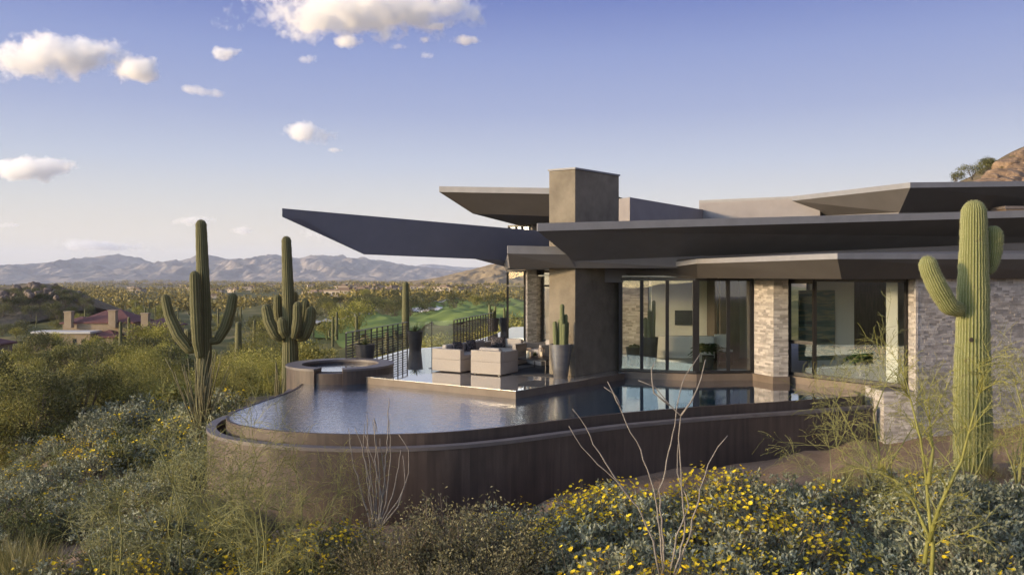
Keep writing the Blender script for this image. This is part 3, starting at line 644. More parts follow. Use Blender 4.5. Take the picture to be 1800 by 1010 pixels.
# ------------------------------------------------------------------ furniture on the deck
M['wicker'] = mat('taupe_woven_fabric', (0.325, 0.28, 0.235), (0.38, 0.33, 0.28), 30, 0.85, 0.3, 160)
M['cushion'] = mat('grey_beige_cushion', (0.33, 0.29, 0.26), (0.38, 0.34, 0.30), 6, 0.9, 0.2, 90)
M['pillow'] = mat('dark_patterned_pillow', (0.03, 0.028, 0.03), (0.16, 0.13, 0.13), 22, 0.9, lo=0.48, hi=0.56)
M['pot'] = mat('dark_fibre_pot', (0.035, 0.033, 0.035), (0.055, 0.052, 0.053), 4, 0.6, 0.2, 30)
M['glaze'] = mat('bronze_glazed_pot', (0.075, 0.072, 0.072), (0.15, 0.135, 0.12), 2.2, 0.28, 0.1, 12, stretch=(1, 1, 3), coat=0.5)
M['soil'] = mat('potting_soil', (0.03, 0.022, 0.016), (0.06, 0.045, 0.03), 20, 1.0)
M['rug'] = mat('dark_outdoor_rug', (0.055, 0.05, 0.047), (0.085, 0.078, 0.072), 40, 0.95)
M['candle'] = mat('cream_wax', (0.62, 0.52, 0.34), (0.66, 0.57, 0.40), 5, 0.5)
M['lantern'] = mat('brown_lantern_metal', (0.20, 0.13, 0.09), (0.26, 0.17, 0.12), 5, 0.4)
def cactus_mat(name, dark, light, crest):
    m, n, L, b = nodes(name)
    at = n.new('ShaderNodeAttribute'); at.attribute_name = 'rib'; tc = n.new('ShaderNodeTexCoord')
    no = n.new('ShaderNodeTexNoise'); no.inputs['Scale'].default_value = 1.4; no.inputs['Detail'].default_value = 6; L.new(tc.outputs['Object'], no.inputs['Vector'])
    rp = ramp(n, [(0.3, dark), (0.7, light)]); L.new(no.outputs[0], rp.inputs[0])
    mr = n.new('ShaderNodeMapRange'); mr.inputs[1].default_value = 0.55; mr.inputs[2].default_value = 1.0; mr.inputs[4].default_value = 0.8; L.new(at.outputs['Fac'], mr.inputs[0])
    n2 = n.new('ShaderNodeTexNoise'); n2.inputs['Scale'].default_value = 26; L.new(tc.outputs['Object'], n2.inputs['Vector'])
    mu = n.new('ShaderNodeMath'); mu.operation = 'MULTIPLY'; L.new(mr.outputs[0], mu.inputs[0]); L.new(n2.outputs[0], mu.inputs[1])
    mx = n.new('ShaderNodeMix'); mx.data_type = 'RGBA'; L.new(mu.outputs[0], mx.inputs[0]); L.new(rp.outputs[0], mx.inputs[6]); mx.inputs[7].default_value = (*crest, 1)
    n3 = n.new('ShaderNodeTexNoise'); n3.inputs['Scale'].default_value = 5.5; n3.inputs['Detail'].default_value = 8; n3.inputs['Roughness'].default_value = .7; L.new(tc.outputs['Object'], n3.inputs['Vector'])
    sc = ramp(n, [(.60, (0, 0, 0)), (.68, (.75, .75, .75))]); L.new(n3.outputs[0], sc.inputs[0])
    m2 = n.new('ShaderNodeMix'); m2.data_type = 'RGBA'; L.new(sc.outputs[0], m2.inputs[0]); L.new(mx.outputs[2], m2.inputs[6]); m2.inputs[7].default_value = (.10, .075, .045, 1); mx = m2
    L.new(mx.outputs[2], b.inputs['Base Color']); b.inputs['Roughness'].default_value = 0.75; b.inputs['Specular IOR Level'].default_value = 0.2
    return m
M['cactus'] = cactus_mat('saguaro_skin', (0.085, 0.082, 0.034), (0.125, 0.12, 0.052), (0.34, 0.29, 0.18))
M['cactusbig'] = cactus_mat('bright_saguaro_skin', (0.13, 0.14, 0.045), (0.19, 0.195, 0.07), (0.55, 0.50, 0.30))
M['potcactus'] = cactus_mat('column_cactus_skin', (0.085, 0.10, 0.04), (0.13, 0.145, 0.065), (0.50, 0.46, 0.25))
M['cork'] = mat('saguaro_bark', (0.10, 0.085, 0.055), (0.16, 0.14, 0.09), 6, 0.95, 0.4, 30)
def cactus_limb(b, pts, rad, ribs=18, depth=0.10, per=4, rings=34, cap=True, spine=0.0):
    """ribbed column along a path with a rounded tip"""
    pts = [V(p) for p in pts]; 
    # resample
    seg = [0.0]
    for p, q in zip(pts[:-1], pts[1:]): seg.append(seg[-1] + (q - p).length)
    tot = seg[-1]; n = ribs * per
    xs = [p.x for p in pts]; ys = [p.y for p in pts]; zs = [p.z for p in pts]
    ts = list(np.linspace(0, 1, rings)); r_end = np.interp(1.0, np.linspace(0, 1, len(rad)), rad)
    tip = min(0.5, r_end * 1.1 / tot)
    ts = [t for t in ts if t < 1 - tip] + [1 - tip + tip * math.sin(a) for a in np.linspace(0, math.pi / 2, 8)]
    ts[-1] = 1.0
    C = [V((np.interp(t * tot, seg, xs), np.interp(t * tot, seg, ys), np.interp(t * tot, seg, zs))) for t in ts]
    u = None; base = len(b.v); rv = b.at.setdefault('rib', [])
    for i, p in enumerate(C):
        t = (C[min(i + 1, len(C) - 1)] - C[max(i - 1, 0)]).normalized()
        if u is None: u = (V((1, 0, 0)) - t * t.x).normalized() if abs(t.x) < .9 else V((0, 1, 0))
        u = (u - t * u.dot(t)).normalized(); w = t.cross(u)
        r = np.interp(ts[i], np.linspace(0, 1, len(rad)), rad)
        if ts[i] > 1 - tip: r *= math.sqrt(max(0.0, 1 - ((ts[i] - 1 + tip) / tip) ** 2)) * .985 + .015
        if i == 0 and cap == 'both': r *= .55
        r *= 1 + .018 * math.sin(i * 1.7) + .012 * math.sin(i * .61 + r * 9)
        for k in range(n):
            a = 2 * math.pi * k / n; c = 0.5 + 0.5 * math.cos(2 * math.pi * (k % per) / per); rj = .010 * math.sin(k // per * 2.1 + i * .55) + .008 * math.sin(k // per * 5.3 + i * .23)
            rr = r * (1 - depth * (1 - c) + rj); b.v.append(tuple(p + (u * math.cos(a) + w * math.sin(a)) * rr)); rv.append(c)
    if spine:
        rs = random.Random(ribs * 31 + rings); nv = len(C) * n; cc = C
        for i in range(1, len(C) - 1):
            for k in range(0, n, per):
                p = V(b.v[base + i * n + k]); o = (p - cc[i]).normalized()
                for q in range(3):
                    d = (o + V((rs.gauss(0, .55), rs.gauss(0, .55), rs.gauss(0, .55)))).normalized() * spine * rs.uniform(.6, 1.2); w = d.orthogonal().normalized() * spine * .07
                    p2 = p - o * .004 + V((0, 0, rs.uniform(-.02, .02))); b2 = len(b.v); b.v += [tuple(p2 - w), tuple(p2 + w), tuple(p2 + d)]; b.f.append((b2, b2 + 1, b2 + 2)); rv += [1.0, 1.0, 1.0]
    for i in range(len(C) - 1):
        for k in range(n): b.f.append((base + i * n + k, base + i * n + (k + 1) % n, base + (i + 1) * n + (k + 1) % n, base + (i + 1) * n + k))
FR = R(-30.7); CU = V((math.cos(FR), math.sin(FR), 0)); CV = V((-math.sin(FR), math.cos(FR), 0)); CO = V((-0.336, 24.03, 0))
def lc(x, y, z=0): return CO + CU * x + CV * y + V((0, 0, z))
def rbox(parent, name, c, d, rot, m, bev=.02):
    """box in the frame of a piece of furniture: c, d in its own axes"""
    o_ = root_loc(parent); ca, sa = math.cos(rot), math.sin(rot); b = MB()
    b.box((o_.x + ca * c[0] - sa * c[1], o_.y + sa * c[0] + ca * c[1], o_.z + c[2]), d, rot); return b.build(name, m, parent, bevel=bev)
def armchair(loc, rot, label, w=1.04, dp=1.02):
    """back at -y, opens towards +y"""
    r = empty('armchair', loc, label, 'armchair', 'taupe outdoor lounge seats')
    rbox(r, 'base', (0, 0, .21), (w, dp, .36), rot, M['wicker'], .012)
    rbox(r, 'backrest', (0, -dp / 2 + .09, .555), (w, .18, .325), rot, M['wicker'], .012)
    for s_ in (-1, 1): rbox(r, 'armrest', (s_ * (w / 2 - .07), .092, .54), (.14, dp - .19, .295), rot, M['wicker'], .012)
    rbox(r, 'seat_cushion', (0, .09, .46), (w - .30, dp - .22, .14), rot, M['cushion'], .04)
    rbox(r, 'back_cushion', (0, -dp / 2 + .26, .64), (w - .32, .15, .30), rot, M['cushion'], .05)
    for sx in (-1, 1):
        for sy in (-1, 1): rbox(r, 'foot', (sx * (w / 2 - .1), sy * (dp / 2 - .1), .0155), (.06, .06, .03), rot, M['rail'], .003)
    return r
armchair(lc(-.525, .52), FR, 'taupe armchair seen from behind at the corner of the deck')
armchair(lc(-.35, 3.45), FR + R(150), 'taupe armchair facing the pool on the far side of the coffee table')
sofa = empty('sofa', lc(-2.0, 1.7), 'L-shaped taupe outdoor sofa with dark patterned pillows', 'sofa', 'taupe outdoor lounge seats')
def sb(name, x0, x1, y0, y1, z0, z1, m, bev=.015, par=None):
    rbox(par or sofa, name, ((x0 + x1) / 2 + 2.0, (y0 + y1) / 2 - 1.7, (z0 + z1) / 2), (x1 - x0, y1 - y0, z1 - z0), FR, m, bev)
sb('base', -2.46, -1.41, 0, 3.5, .03, .39, M['wicker']); sb('base', -1.405, -.95, 2.5, 3.5, .03, .39, M['wicker'])
sb('backrest', -2.46, -2.28, .2, 3.5, .392, .70, M['wicker']); sb('backrest', -2.275, -.95, 3.32, 3.5, .392, .70, M['wicker'])
sb('armrest', -2.46, -1.41, 0, .195, .392, .70, M['wicker']); sb('armrest', -1.09, -.95, 2.5, 3.315, .392, .70, M['wicker'])
sb('seat_cushion', -2.27, -1.43, .21, 2.45, .392, .53, M['cushion'], .04); sb('seat_cushion', -2.27, -1.10, 2.47, 3.31, .392, .53, M['cushion'], .04)
sb('back_cushion', -2.27, -2.10, .24, 2.45, .535, .80, M['cushion'], .05); sb('back_cushion', -2.09, -1.12, 3.14, 3.31, .535, .82, M['cushion'], .05)
def pillow(loc, rot, label, w=.5, h=.34):
    b = MB(); ca, sa = math.cos(rot), math.sin(rot); nn = 10; vs = []
    for side in (1, -1):
        for j in range(nn):
            for i in range(nn):
                u, v = 2 * i / (nn - 1) - 1, 2 * j / (nn - 1) - 1; t = .085 * ((1 - u ** 4) * (1 - v ** 4)) ** .6 * side
                x, y, z = u * w / 2 * (1 - .06 * (1 - v * v)), t, (v + 1) * h / 2; y += .14 * z
                vs.append((loc.x + ca * x - sa * y, loc.y + sa * x + ca * y, loc.z + z))
    fs = []
    for sd in (0, 1):
        for j in range(nn - 1):
            for i in range(nn - 1):
                q = [sd * nn * nn + a for a in (j * nn + i, j * nn + i + 1, (j + 1) * nn + i + 1, (j + 1) * nn + i)]; fs.append(tuple(q if sd == 0 else q[::-1]))
    b.add(vs, fs); return tag(b.build('pillow', M['pillow'], smooth=True), label, 'pillow', 'dark pillows on the sofa')
pillow(lc(-2.0, .75, .53), FR + R(90), 'dark patterned pillow at the near end of the sofa'); pillow(lc(-2.0, 1.5, .53), FR + R(90), 'dark patterned pillow in the middle of the sofa'); pillow(lc(-1.9, 2.95, .53), FR + R(35), 'dark patterned pillow in the corner of the sofa')
b = MB(); rr = [lc(-3.0, .55), lc(1.55, .55), lc(1.55, 3.9), lc(-3.0, 3.9)]; b.prism([(p.x, p.y) for p in rr], .004, .012); tag(b.build('rug', M['rug']), 'dark flat rug under the lounge seats', 'rug')
ct_ = empty('coffee_table', lc(.35, 1.75), 'low black metal coffee table between the armchairs', 'coffee table')
rbox(ct_, 'table_top', (0, 0, .395), (1.1, 1.3, .03), FR, M['rail'], .004)
for sx in (-1, 1):
    for sy in (-1, 1): rbox(ct_, 'leg', (sx * .53, sy * .62, .197), (.025, .025, .364), FR, M['rail'], .002)
for sx in (-1, 1): rbox(ct_, 'stretcher', (sx * .53, 0, .05), (.018, 1.2, .018), FR, M['rail'], .002)
b = MB(); w_ = lc(.1, 1.45, .412); b.lathe([(.05, 0), (.055, .01), (.055, .22), (.02, .225)], w_, 20); tag(b.build('candle', M['candle'], smooth=False), 'thick cream pillar candle on the coffee table', 'candle')
for q, (x, y, lb) in enumerate(((.0, 1.75, 'brown metal lantern at the left of the coffee table'), (.3, 1.95, 'brown metal lantern behind the cream candle'))):
    ln = empty('lantern', lc(x, y, .412), lb, 'lantern', 'lanterns on the coffee table')
    rbox(ln, 'base', (0, 0, .01), (.15, .15, .02), FR, M['lantern'], .002); rbox(ln, 'roof', (0, 0, .27), (.15, .15, .02), FR, M['lantern'], .002); rbox(ln, 'candle', (0, 0, .09), (.07, .07, .14), FR, M['candle'], .01)
    for sx in (-1, 1):
        for sy in (-1, 1): rbox(ln, 'post', (sx * .065, sy * .065, .14), (.012, .012, .24), FR, M['lantern'], 0)
# ------------------------------------------------------------------ leaves
rng = np.random.default_rng(7)
def leaf_mesh(name, c, d, ln, wd, matl, parent=None, fold=0.0, up_=None, twist=True):
    """one rhombus per leaf: c base points, d long axes"""
    c = np.asarray(c, float); d = np.asarray(d, float); N = len(c)
    d = d / np.maximum(np.linalg.norm(d, axis=1, keepdims=True), 1e-9)
    q = rng.normal(size=(N, 3)) if up_ is None else np.asarray(up_, float)
    w = np.cross(d, q); w /= np.maximum(np.linalg.norm(w, axis=1, keepdims=True), 1e-9)
    ln = (np.ones(N) * ln)[:, None]; wd = (np.ones(N) * wd)[:, None]
    nn = np.cross(w, d)
    v = np.stack([c, c + d * ln * .5 + w * wd * .5 + nn * ln * fold, c + d * ln, c + d * ln * .5 - w * wd * .5 + nn * ln * fold], 1).reshape(-1, 3)
    me = bpy.data.meshes.new(name); me.vertices.add(4 * N); me.vertices.foreach_set('co', v.ravel().astype(np.float32))
    me.loops.add(4 * N); me.loops.foreach_set('vertex_index', np.arange(4 * N, dtype=np.int32))
    me.polygons.add(N); me.polygons.foreach_set('loop_start', np.arange(0, 4 * N, 4, dtype=np.int32)); me.polygons.foreach_set('loop_total', np.full(N, 4, dtype=np.int32))
    me.update(calc_edges=True); me.materials.append(matl)
    o = bpy.data.objects.new(name, me); COL.objects.link(o)
    if parent: o.parent = parent
    return o
def sph(n):
    v = rng.normal(size=(n, 3)); return v / np.linalg.norm(v, axis=1, keepdims=True)
M['brittle'] = foliage('brittlebush_leaf', (0.14, 0.15, 0.08), (0.25, 0.255, 0.16), (0.39, 0.385, 0.27), .15)
M['greenbush'] = foliage('green_bursage_leaf', (0.09, 0.10, 0.032), (0.155, 0.16, 0.055), (0.23, 0.22, 0.09), .2)
M['creosote'] = foliage('olive_bush_leaf', (0.11, 0.095, 0.04), (0.20, 0.175, 0.08), (0.32, 0.28, 0.15), .2)
M['paloleaf'] = foliage('palo_verde_leaf', (0.19, 0.185, 0.03), (0.31, 0.285, 0.06), (0.42, 0.37, 0.11), .25)
M['mesquite'] = foliage('mesquite_leaf', (0.065, 0.068, 0.024), (0.115, 0.115, 0.038), (0.19, 0.17, 0.06), .2)
M['olivetree'] = foliage('olive_green_leaf', (0.15, 0.145, 0.034), (0.255, 0.23, 0.055), (0.37, 0.32, 0.095), .22)
M['petal'] = foliage('yellow_petal', (0.84, 0.58, 0.015), (0.90, 0.66, 0.025), (0.93, 0.74, 0.07), .35)
M['twig'] = mat('brown_twig', (0.10, 0.075, 0.05), (0.17, 0.135, 0.095), 8, .9)
M['deadwood'] = mat('grey_ocotillo_cane', (0.17, 0.145, 0.12), (0.27, 0.235, 0.20), 14, .9, .4, 40)
M['palobark'] = mat('green_palo_verde_bark', (0.16, 0.155, 0.025), (0.24, 0.22, 0.05), 6, .7, .2, 40)
M['palobark2'] = mat('pale_palo_verde_bark', (0.15, 0.15, 0.04), (0.23, 0.21, 0.075), 6, .75, .2, 40)
M['grassblade'] = foliage('dry_grass_blade', (0.10, 0.10, 0.03), (0.19, 0.17, 0.06), (0.30, 0.25, 0.12), .2)
M['straw'] = foliage('pale_dry_grass', (0.17, 0.14, 0.07), (0.27, 0.22, 0.12), (0.36, 0.30, 0.18), .2)
def dome_pts(n, rx, rz, lo=.45, lump=0.25, seed=0):
    v = sph(n); v[:, 2] = np.abs(v[:, 2]) * 1.0
    k = np.array([noise.noise(V((a[0] * 2.2 + seed, a[1] * 2.2, a[2] * 2.2))) for a in v])
    r = rng.uniform(lo, 1, n) ** .5 * (1 + lump * k * 1.6)
    return v, v * r[:, None] * np.array([rx, rx, rz])
HOME = empty
def brittlebush(seed, flowers, leafmat='brittle', rx=.52, rz=.50, nclus=230, per=7, ll=.062, lw=.028, stray=0):
    r = empty('brittlebush', (0, 0, 0))
    v, p = dome_pts(nclus, rx, rz, .35, .35, seed)
    c = np.repeat(p, per, 0) + rng.normal(size=(nclus * per, 3)) * .022; c[:, 2] = np.maximum(c[:, 2], .02)
    d = np.repeat(v, per, 0) * .55 + sph(nclus * per) * .9 + np.array([0, 0, .35])
    leaf_mesh('foliage', c, d, rng.uniform(.7, 1.3, len(c)) * ll, rng.uniform(.8, 1.2, len(c)) * lw, M[leafmat], r, fold=.06)
    b = MB()
    for i in range(0, nclus, 4): b.tube([(0, 0, 0), V(p[i]) * .55 + V((0, 0, -.03)), p[i]], [.007, .005, .003], 3, False)
    if flowers:
        vf, pf = dome_pts(flowers, rx * .95, rz * .95, .8, .3, seed + 5); fl = []; fd = []; sz = []; upv = []
        cl = sph(max(3, flowers // 9)); cl[:, 2] = np.abs(cl[:, 2])
        for i in range(flowers):
            if i % 4: # flowers come in patches
                g = cl[i % len(cl)] * .9 + rng.normal(size=3) * .22; g[2] = abs(g[2]); g /= np.linalg.norm(g); base = g * np.array([rx, rx, rz]) * .92
            else: base = pf[i]
            h = rng.uniform(.06, .26); t = base + np.array([base[0] * .25, base[1] * .25, h]) + rng.normal(size=3) * .02
            b.tube([V(base), V(t)], [.0025, .002], 3, False)
            ax = np.array([rng.normal() * .5, rng.normal() * .5 - .25, 1.0]); ax /= np.linalg.norm(ax)
            e1 = np.cross(ax, [1, 0.2, 0]); e1 /= np.linalg.norm(e1); e2 = np.cross(ax, e1); s_ = rng.uniform(.8, 1.25)
            for k in range(7):
                a = 2 * math.pi * k / 7; q = e1 * math.cos(a) + e2 * math.sin(a); fl.append(t); fd.append(q + ax * .25); sz.append(.0265 * s_); upv.append(ax)
        leaf_mesh('blossoms', fl, fd, np.array(sz), np.array(sz) * .85, M['petal'], r, up_=np.array(upv))
    b.build('stems', M['twig'], r, uv=False)
    return r
def creosote(seed, rx=.72, rz=1.0, n=7800, m='creosote'):
    r = empty('olive_bush', (0, 0, 0)); b = MB(); C = []; Dd = []
    for i in range(130):
        a = rng.uniform(0, 2 * math.pi); k = rng.uniform(.1, 1) ** .6; tip = V((math.cos(a) * rx * k, math.sin(a) * rx * k, rz * (1.05 - .5 * k * k) * rng.uniform(.6, 1.05)))
        mid = V((tip.x * .45, tip.y * .45, tip.z * .5)) + V(rng.normal(size=3)) * .05
        b.tube([(tip.x * .06, tip.y * .06, 0), mid, tip], [.009, .006, .002], 3, False)
        for j in range(n // 130):
            t = rng.uniform(.3, 1.02); q = mid.lerp(tip, (t - .45) / .55) if t > .45 else mid * (t / .45)
            C.append(np.array(q) + rng.normal(size=3) * .045); Dd.append(np.array((tip - mid).normalized()) * .6 + rng.normal(size=3) * .7)
    leaf_mesh('foliage', C, Dd, rng.uniform(.02, .045, len(C)), rng.uniform(.011, .02, len(C)), M[m], r)
    b.build('branches', M['twig'], r, uv=False); return r
def grass_tuft(seed, n=120, h=.55, sp=.25, m='grassblade', w=.008):
    b0 = rng.normal(size=(n, 3)) * np.array([sp * .3, sp * .3, 0]); d = rng.normal(size=(n, 3)) * np.array([.38, .38, 0]) + np.array([0, 0, 1.0])
    o = leaf_mesh('grass_tuft', b0, d, rng.uniform(.5, 1.1, n) * h, w, M[m]); return o
def twiggy(name, trunk_pts, levels, seed, bark, leafm=None, leafn=0, r0=.035, lean=V((0, 0, 1)), spread=.7, droop=0.0, length=.9, kids=(5, 5, 4), leaf=(.03, .008), fine=.0022):
    """branching shrub: trunk polylines, then recursive side shoots, returns its root"""
    rd = random.Random(seed); r = empty(name, (0, 0, 0)); tr = MB(); br = MB(); C = []; Dd = []
    def shoot(p, d, L_, rad, lev):
        q = [p]; dd = d.copy(); n = 5
        for i in range(n):
            dd = (dd + V((rd.gauss(0, .16), rd.gauss(0, .16), rd.gauss(0, .12) - droop * .12 * lev))).normalized(); q.append(q[-1] + dd * L_ / n)
        br.tube(q, [max(fine, rad * (1 - .75 * i / n)) for i in range(n + 1)], 3 if lev else 5, False)
        if lev < levels:
            for k in range(kids[min(lev, len(kids) - 1)]):
                i = rd.randint(1, n); a = rd.uniform(0, 6.283); t = dd.orthogonal().normalized(); t.rotate(Matrix.Rotation(a, 3, dd))
                shoot(q[i], (dd * .8 + t * spread * rd.uniform(.5, 1.2) + lean * .15).normalized(), L_ * rd.uniform(.45, .75), rad * .5, lev + 1)
        elif leafn:
            for k in range(leafn):
                i = rd.randint(1, n); C.append(q[i] + (q[i - 1] - q[i]) * rd.random()); Dd.append(dd + V((rd.gauss(0, .7), rd.gauss(0, .7), rd.gauss(0, .7))))
    for pts in trunk_pts:
        pts = [V(p) for p in pts]; m = len(pts); tr.tube(pts, [r0 * (1 - .65 * i / (m - 1)) for i in range(m)], 7, True)
        for i in range(1, m):
            for k in range(2 + 2 * (i == m - 1)):
                dd = (pts[i] - pts[i - 1]).normalized(); t = dd.orthogonal().normalized(); t.rotate(Matrix.Rotation(rd.uniform(0, 6.283), 3, dd))
                shoot(pts[i], (dd * .7 + t * spread + lean * .2).normalized(), length * rd.uniform(.6, 1.1), r0 * .3, 0)
    tr.build('trunk', bark, r, uv=False, smooth=True); br.build('branches', bark, r, uv=False)
    if C: leaf_mesh('leaves', C, Dd, leaf[0], leaf[1], leafm, r)
    return r
def tree(name, seed, h, w, leafm, bark, nleaf=2600, leaf=.2, clumps=16, low=.18, trunks=3, lw=.5):
    r = empty(name, (0, 0, 0)); rd = random.Random(seed); b = MB(); C = []; Dd = []
    cs = []
    for i in range(clumps):
        a = rd.uniform(0, 6.283); k = math.sqrt(rd.random()); z = h * rd.uniform(low + .12, .9)
        lim = w / 2 * math.sin(math.pi * min(1, max(.12, (z / h - low) / (1 - low) * .82 + .15)))
        cs.append((V((math.cos(a) * k * lim, math.sin(a) * k * lim, z)), rd.uniform(.5, 1.0) * w * .26))
    for t in range(trunks):
        a = 6.283 * t / trunks + rd.random(); b.tube([(0, 0, -.3), (math.cos(a) * w * .06, math.sin(a) * w * .06, h * .2), (math.cos(a) * w * .16, math.sin(a) * w * .16, h * .5), (math.cos(a) * w * .2, math.sin(a) * w * .2, h * .75)], [h * .026, h * .02, h * .012, h * .005], 5, False)
    for c, rr in cs:
        m = V((c.x * .35, c.y * .35, h * low + (c.z - h * low) * .35)); b.tube([m * .6, m, c], [h * .010, h * .007, h * .003], 4, False)
        n = nleaf // clumps; v = sph(n) * (rng.random(n) ** .45 * rr)[:, None] * np.array([1, 1, .72]); v += rng.normal(size=(n, 3)) * rr * .12
        C.append(v + np.array(c)); Dd.append(v + rng.normal(size=(n, 3)) * rr * .6 + np.array([0, 0, .15 * rr]))
    C = np.concatenate(C); Dd = np.concatenate(Dd)
    leaf_mesh('crown', C, Dd, rng.uniform(.6, 1.4, len(C)) * leaf, rng.uniform(.6, 1.3, len(C)) * leaf * lw, leafm, r)
    b.build('trunk', bark, r, uv=False); return r
USED = {}
def put(proto, loc, rz=0.0, sc=1.0, label=None, cat=None, group=None):
    """first call moves the prototype itself, later ones copy it with its parts"""
    o = proto if not USED.get(proto.name) else copy_tree(proto)
    USED[proto.name] = True; o.location = loc; o.rotation_euler = (0, 0, rz); o.scale = (sc, sc, sc) if not hasattr(sc, '__len__') else sc
    return tag(o, label, cat, group)
def on(px, D, dz=0.0):
    x = (px - CX) / F * D; return V((x, D, tz(x, D) + dz))

# ------------------------------------------------------------------ planters
def planter(loc, r0, h, label, m='pot', tall=False):
    p = empty('planter', loc, label, 'planter', 'dark planters on the deck'); b = MB()
    if tall: prof = [(.19, 0), (.205, .02), (.255, h * .35), (.295, h * .65), (.315, h * .92), (.325, h * .97), (.325, h), (.285, h), (.275, h - .07)]
    else: prof = [(r0 * .74, 0), (r0 * .76, .02), (r0 * .97, h * .93), (r0, h * .97), (r0, h), (r0 * .88, h), (r0 * .86, h - .06)]
    b.lathe(prof, loc, 32); b.build('pot', M[m], p, smooth=False)
    b = MB(); rr = prof[-1][0] - .002; b.v = [(loc[0] + rr * math.cos(6.2832 * k / 24), loc[1] + rr * math.sin(6.2832 * k / 24), loc[2] + h - .065) for k in range(24)]; b.f = [tuple(range(24))]; b.build('soil', M['soil'], p)
    for o in p.children:
        if o.name.startswith('pot'):
            md = o.modifiers.new('edge', 'EDGE_SPLIT'); md.split_angle = R(40); o.data.polygons.foreach_set('use_smooth', [True] * len(o.data.polygons))
    return p
def potted_columns(base, cols, label, rb=.055):
    b = MB()
    for dx, dy, h, k in cols: cactus_limb(b, [(base[0] + dx, base[1] + dy, base[2]), (base[0] + dx * 1.2, base[1] + dy * 1.2, base[2] + h)], [rb * k, rb * k * 1.05, rb * k], 8, .22, 4, 22)
    return tag(b.build('column_cactus', M['potcactus'], smooth=True, uv=False), label, 'cactus', 'cacti growing in the planters')
def agave(base, label, n=26, L=.34, droop=.3):
    C = []; Dd = []; 
    b = MB(); rd = random.Random(n)
    for i in range(n):
        a = i * 2.4; e = R(80 - 65 * i / n); d = V((math.cos(a) * math.cos(e), math.sin(a) * math.cos(e), math.sin(e))); l = L * rd.uniform(.7, 1.15)
        s_ = d.cross(V((0, 0, 1))).normalized(); w = .026; p0 = V(base); p1 = p0 + d * l * .5; p2 = p0 + d * l + V((0, 0, -droop * l * .3))
        nn = s_.cross(d); b.add([p0 - s_ * w, p0 + s_ * w, p1 + s_ * w * .9 + nn * .012, p1 - s_ * w * .9 + nn * .012, p2, p1 - nn * .004], [(0, 1, 2, 5), (0, 5, 3), (5, 2, 4), (3, 5, 4)])
    return tag(b.build('agave', M['potcactus'], smooth=True, uv=False), label, 'agave', 'agaves growing in the planters')
pp = V((1.40, 23.72, 0)); planter(pp, .3, .97, 'tall glazed bronze planter beside the column at the deck edge', 'glaze', True)
potted_columns(pp + V((0, 0, .9)), [(-.14, .02, .72, 1.1), (-.02, .05, .78, 1.0), (.03, -.08, 1.22, 1.05), (.12, .02, .92, 1.0), (.16, .08, .70, .95), (.08, -.12, .66, 1.0)], 'cluster of column cacti in the tall bronze planter by the column', .062)
pp = V((-4.86, 27.25, 0)); planter(pp, .34, .66, 'dark round planter close behind the spa'); agave(pp + V((0, 0, .6)), 'spiky agave in the planter behind the spa')
pp = V((-3.78, 32.2, 0)); planter(pp, .31, .74, 'dark round planter at the corner where the railing meets the glass'); agave(pp + V((0, 0, .68)), 'agave in the planter at the railing corner', 22, .42, .6)
pp = V((-.98, 42.4, 0)); planter(pp, .31, .70, 'dark planter beyond the far railing, left of the two'); potted_columns(pp + V((0, 0, .6)), [(-.15, 0, .8, 1.2), (-.05, .1, .55, 1.1), (.1, -.05, .72, 1.1), (.02, -.14, .5, 1.0)], 'short column cacti in the left far planter')
pp = V((-.40, 42.9, 0)); planter(pp, .26, .70, 'dark planter beyond the far railing, right of the two'); potted_columns(pp + V((0, 0, .6)), [(0, 0, .62, .9), (.1, .05, .42, .8)], 'thin column cactus in the right far planter')
agave(lc(.05, 1.95, .425), 'small green succulent on the coffee table', 22, .16, .2)['group'] = 'plants on the coffee table'

# ------------------------------------------------------------------ seen through the windows
M['screen'] = mat('dark_screen', (0.006, 0.007, 0.009), (0.008, 0.009, 0.011), 2, .15)
M['linen'] = mat('white_linen', (0.66, 0.64, 0.58), (0.72, 0.70, 0.64), 5, .9)
M['tvleaf'] = foliage('dark_houseplant_leaf', (0.02, 0.05, 0.012), (0.04, 0.085, 0.02), (0.06, 0.11, 0.03), .2)
w_ = P(1202, 558, 29.18); b = MB(); b.box((w_.x, w_.y - .02, w_.z), (.64, .06, .52)); tag(b.build('television', M['screen'], bevel=.006), 'flat dark television on the grey wall inside the left window', 'television')
tb = empty('bed', (5.6, 27.2, 0), 'long white upholstered bed inside the left window', 'bed')
b = MB(); b.box((5.65, 27.4, .55), (2.1, .3, .75), R(-5)); b.build('headboard', M['linen'], tb, bevel=.05); b = MB(); b.box((5.72, 28.25, .25), (2.0, 1.5, .46), R(-5)); b.build('mattress', M['linen'], tb, bevel=.06)
def houseplant(loc, rr, label):
    r = empty('houseplant', loc, label, 'houseplant', 'green plants inside the windows'); n = 60; C = []; Dd = []; U = []
    for i in range(n):
        a = rng.uniform(0, 6.283); e = rng.uniform(.2, 1.3); l = rr * rng.uniform(.7, 1.1); p = np.array([0, 0, .55])
        for k in range(10):
            t = (k + 1) / 10; q = p + np.array([math.cos(a) * math.cos(e), math.sin(a) * math.cos(e), math.sin(e) - .55 * t]) * l * t
            for s_ in (-1, 1): C.append(q); Dd.append(np.array([-math.sin(a) * s_ + math.cos(a) * .5, math.cos(a) * s_ + math.sin(a) * .5, -.2]))
    leaf_mesh('leaves', C, Dd, .14 * rr / .6, .035, M['tvleaf'], r)
    b = MB(); b.lathe([(.14, 0), (.19, .4), (.2, .42), (.17, .42)], loc, 20); b.build('pot', M['pot'], r); return r
houseplant(V((6.15, 25.9, 0)), .62, 'bushy green fern behind the window corner'); houseplant(V((10.2, 24.0, 0)), .62, 'bushy green fern inside the right window')
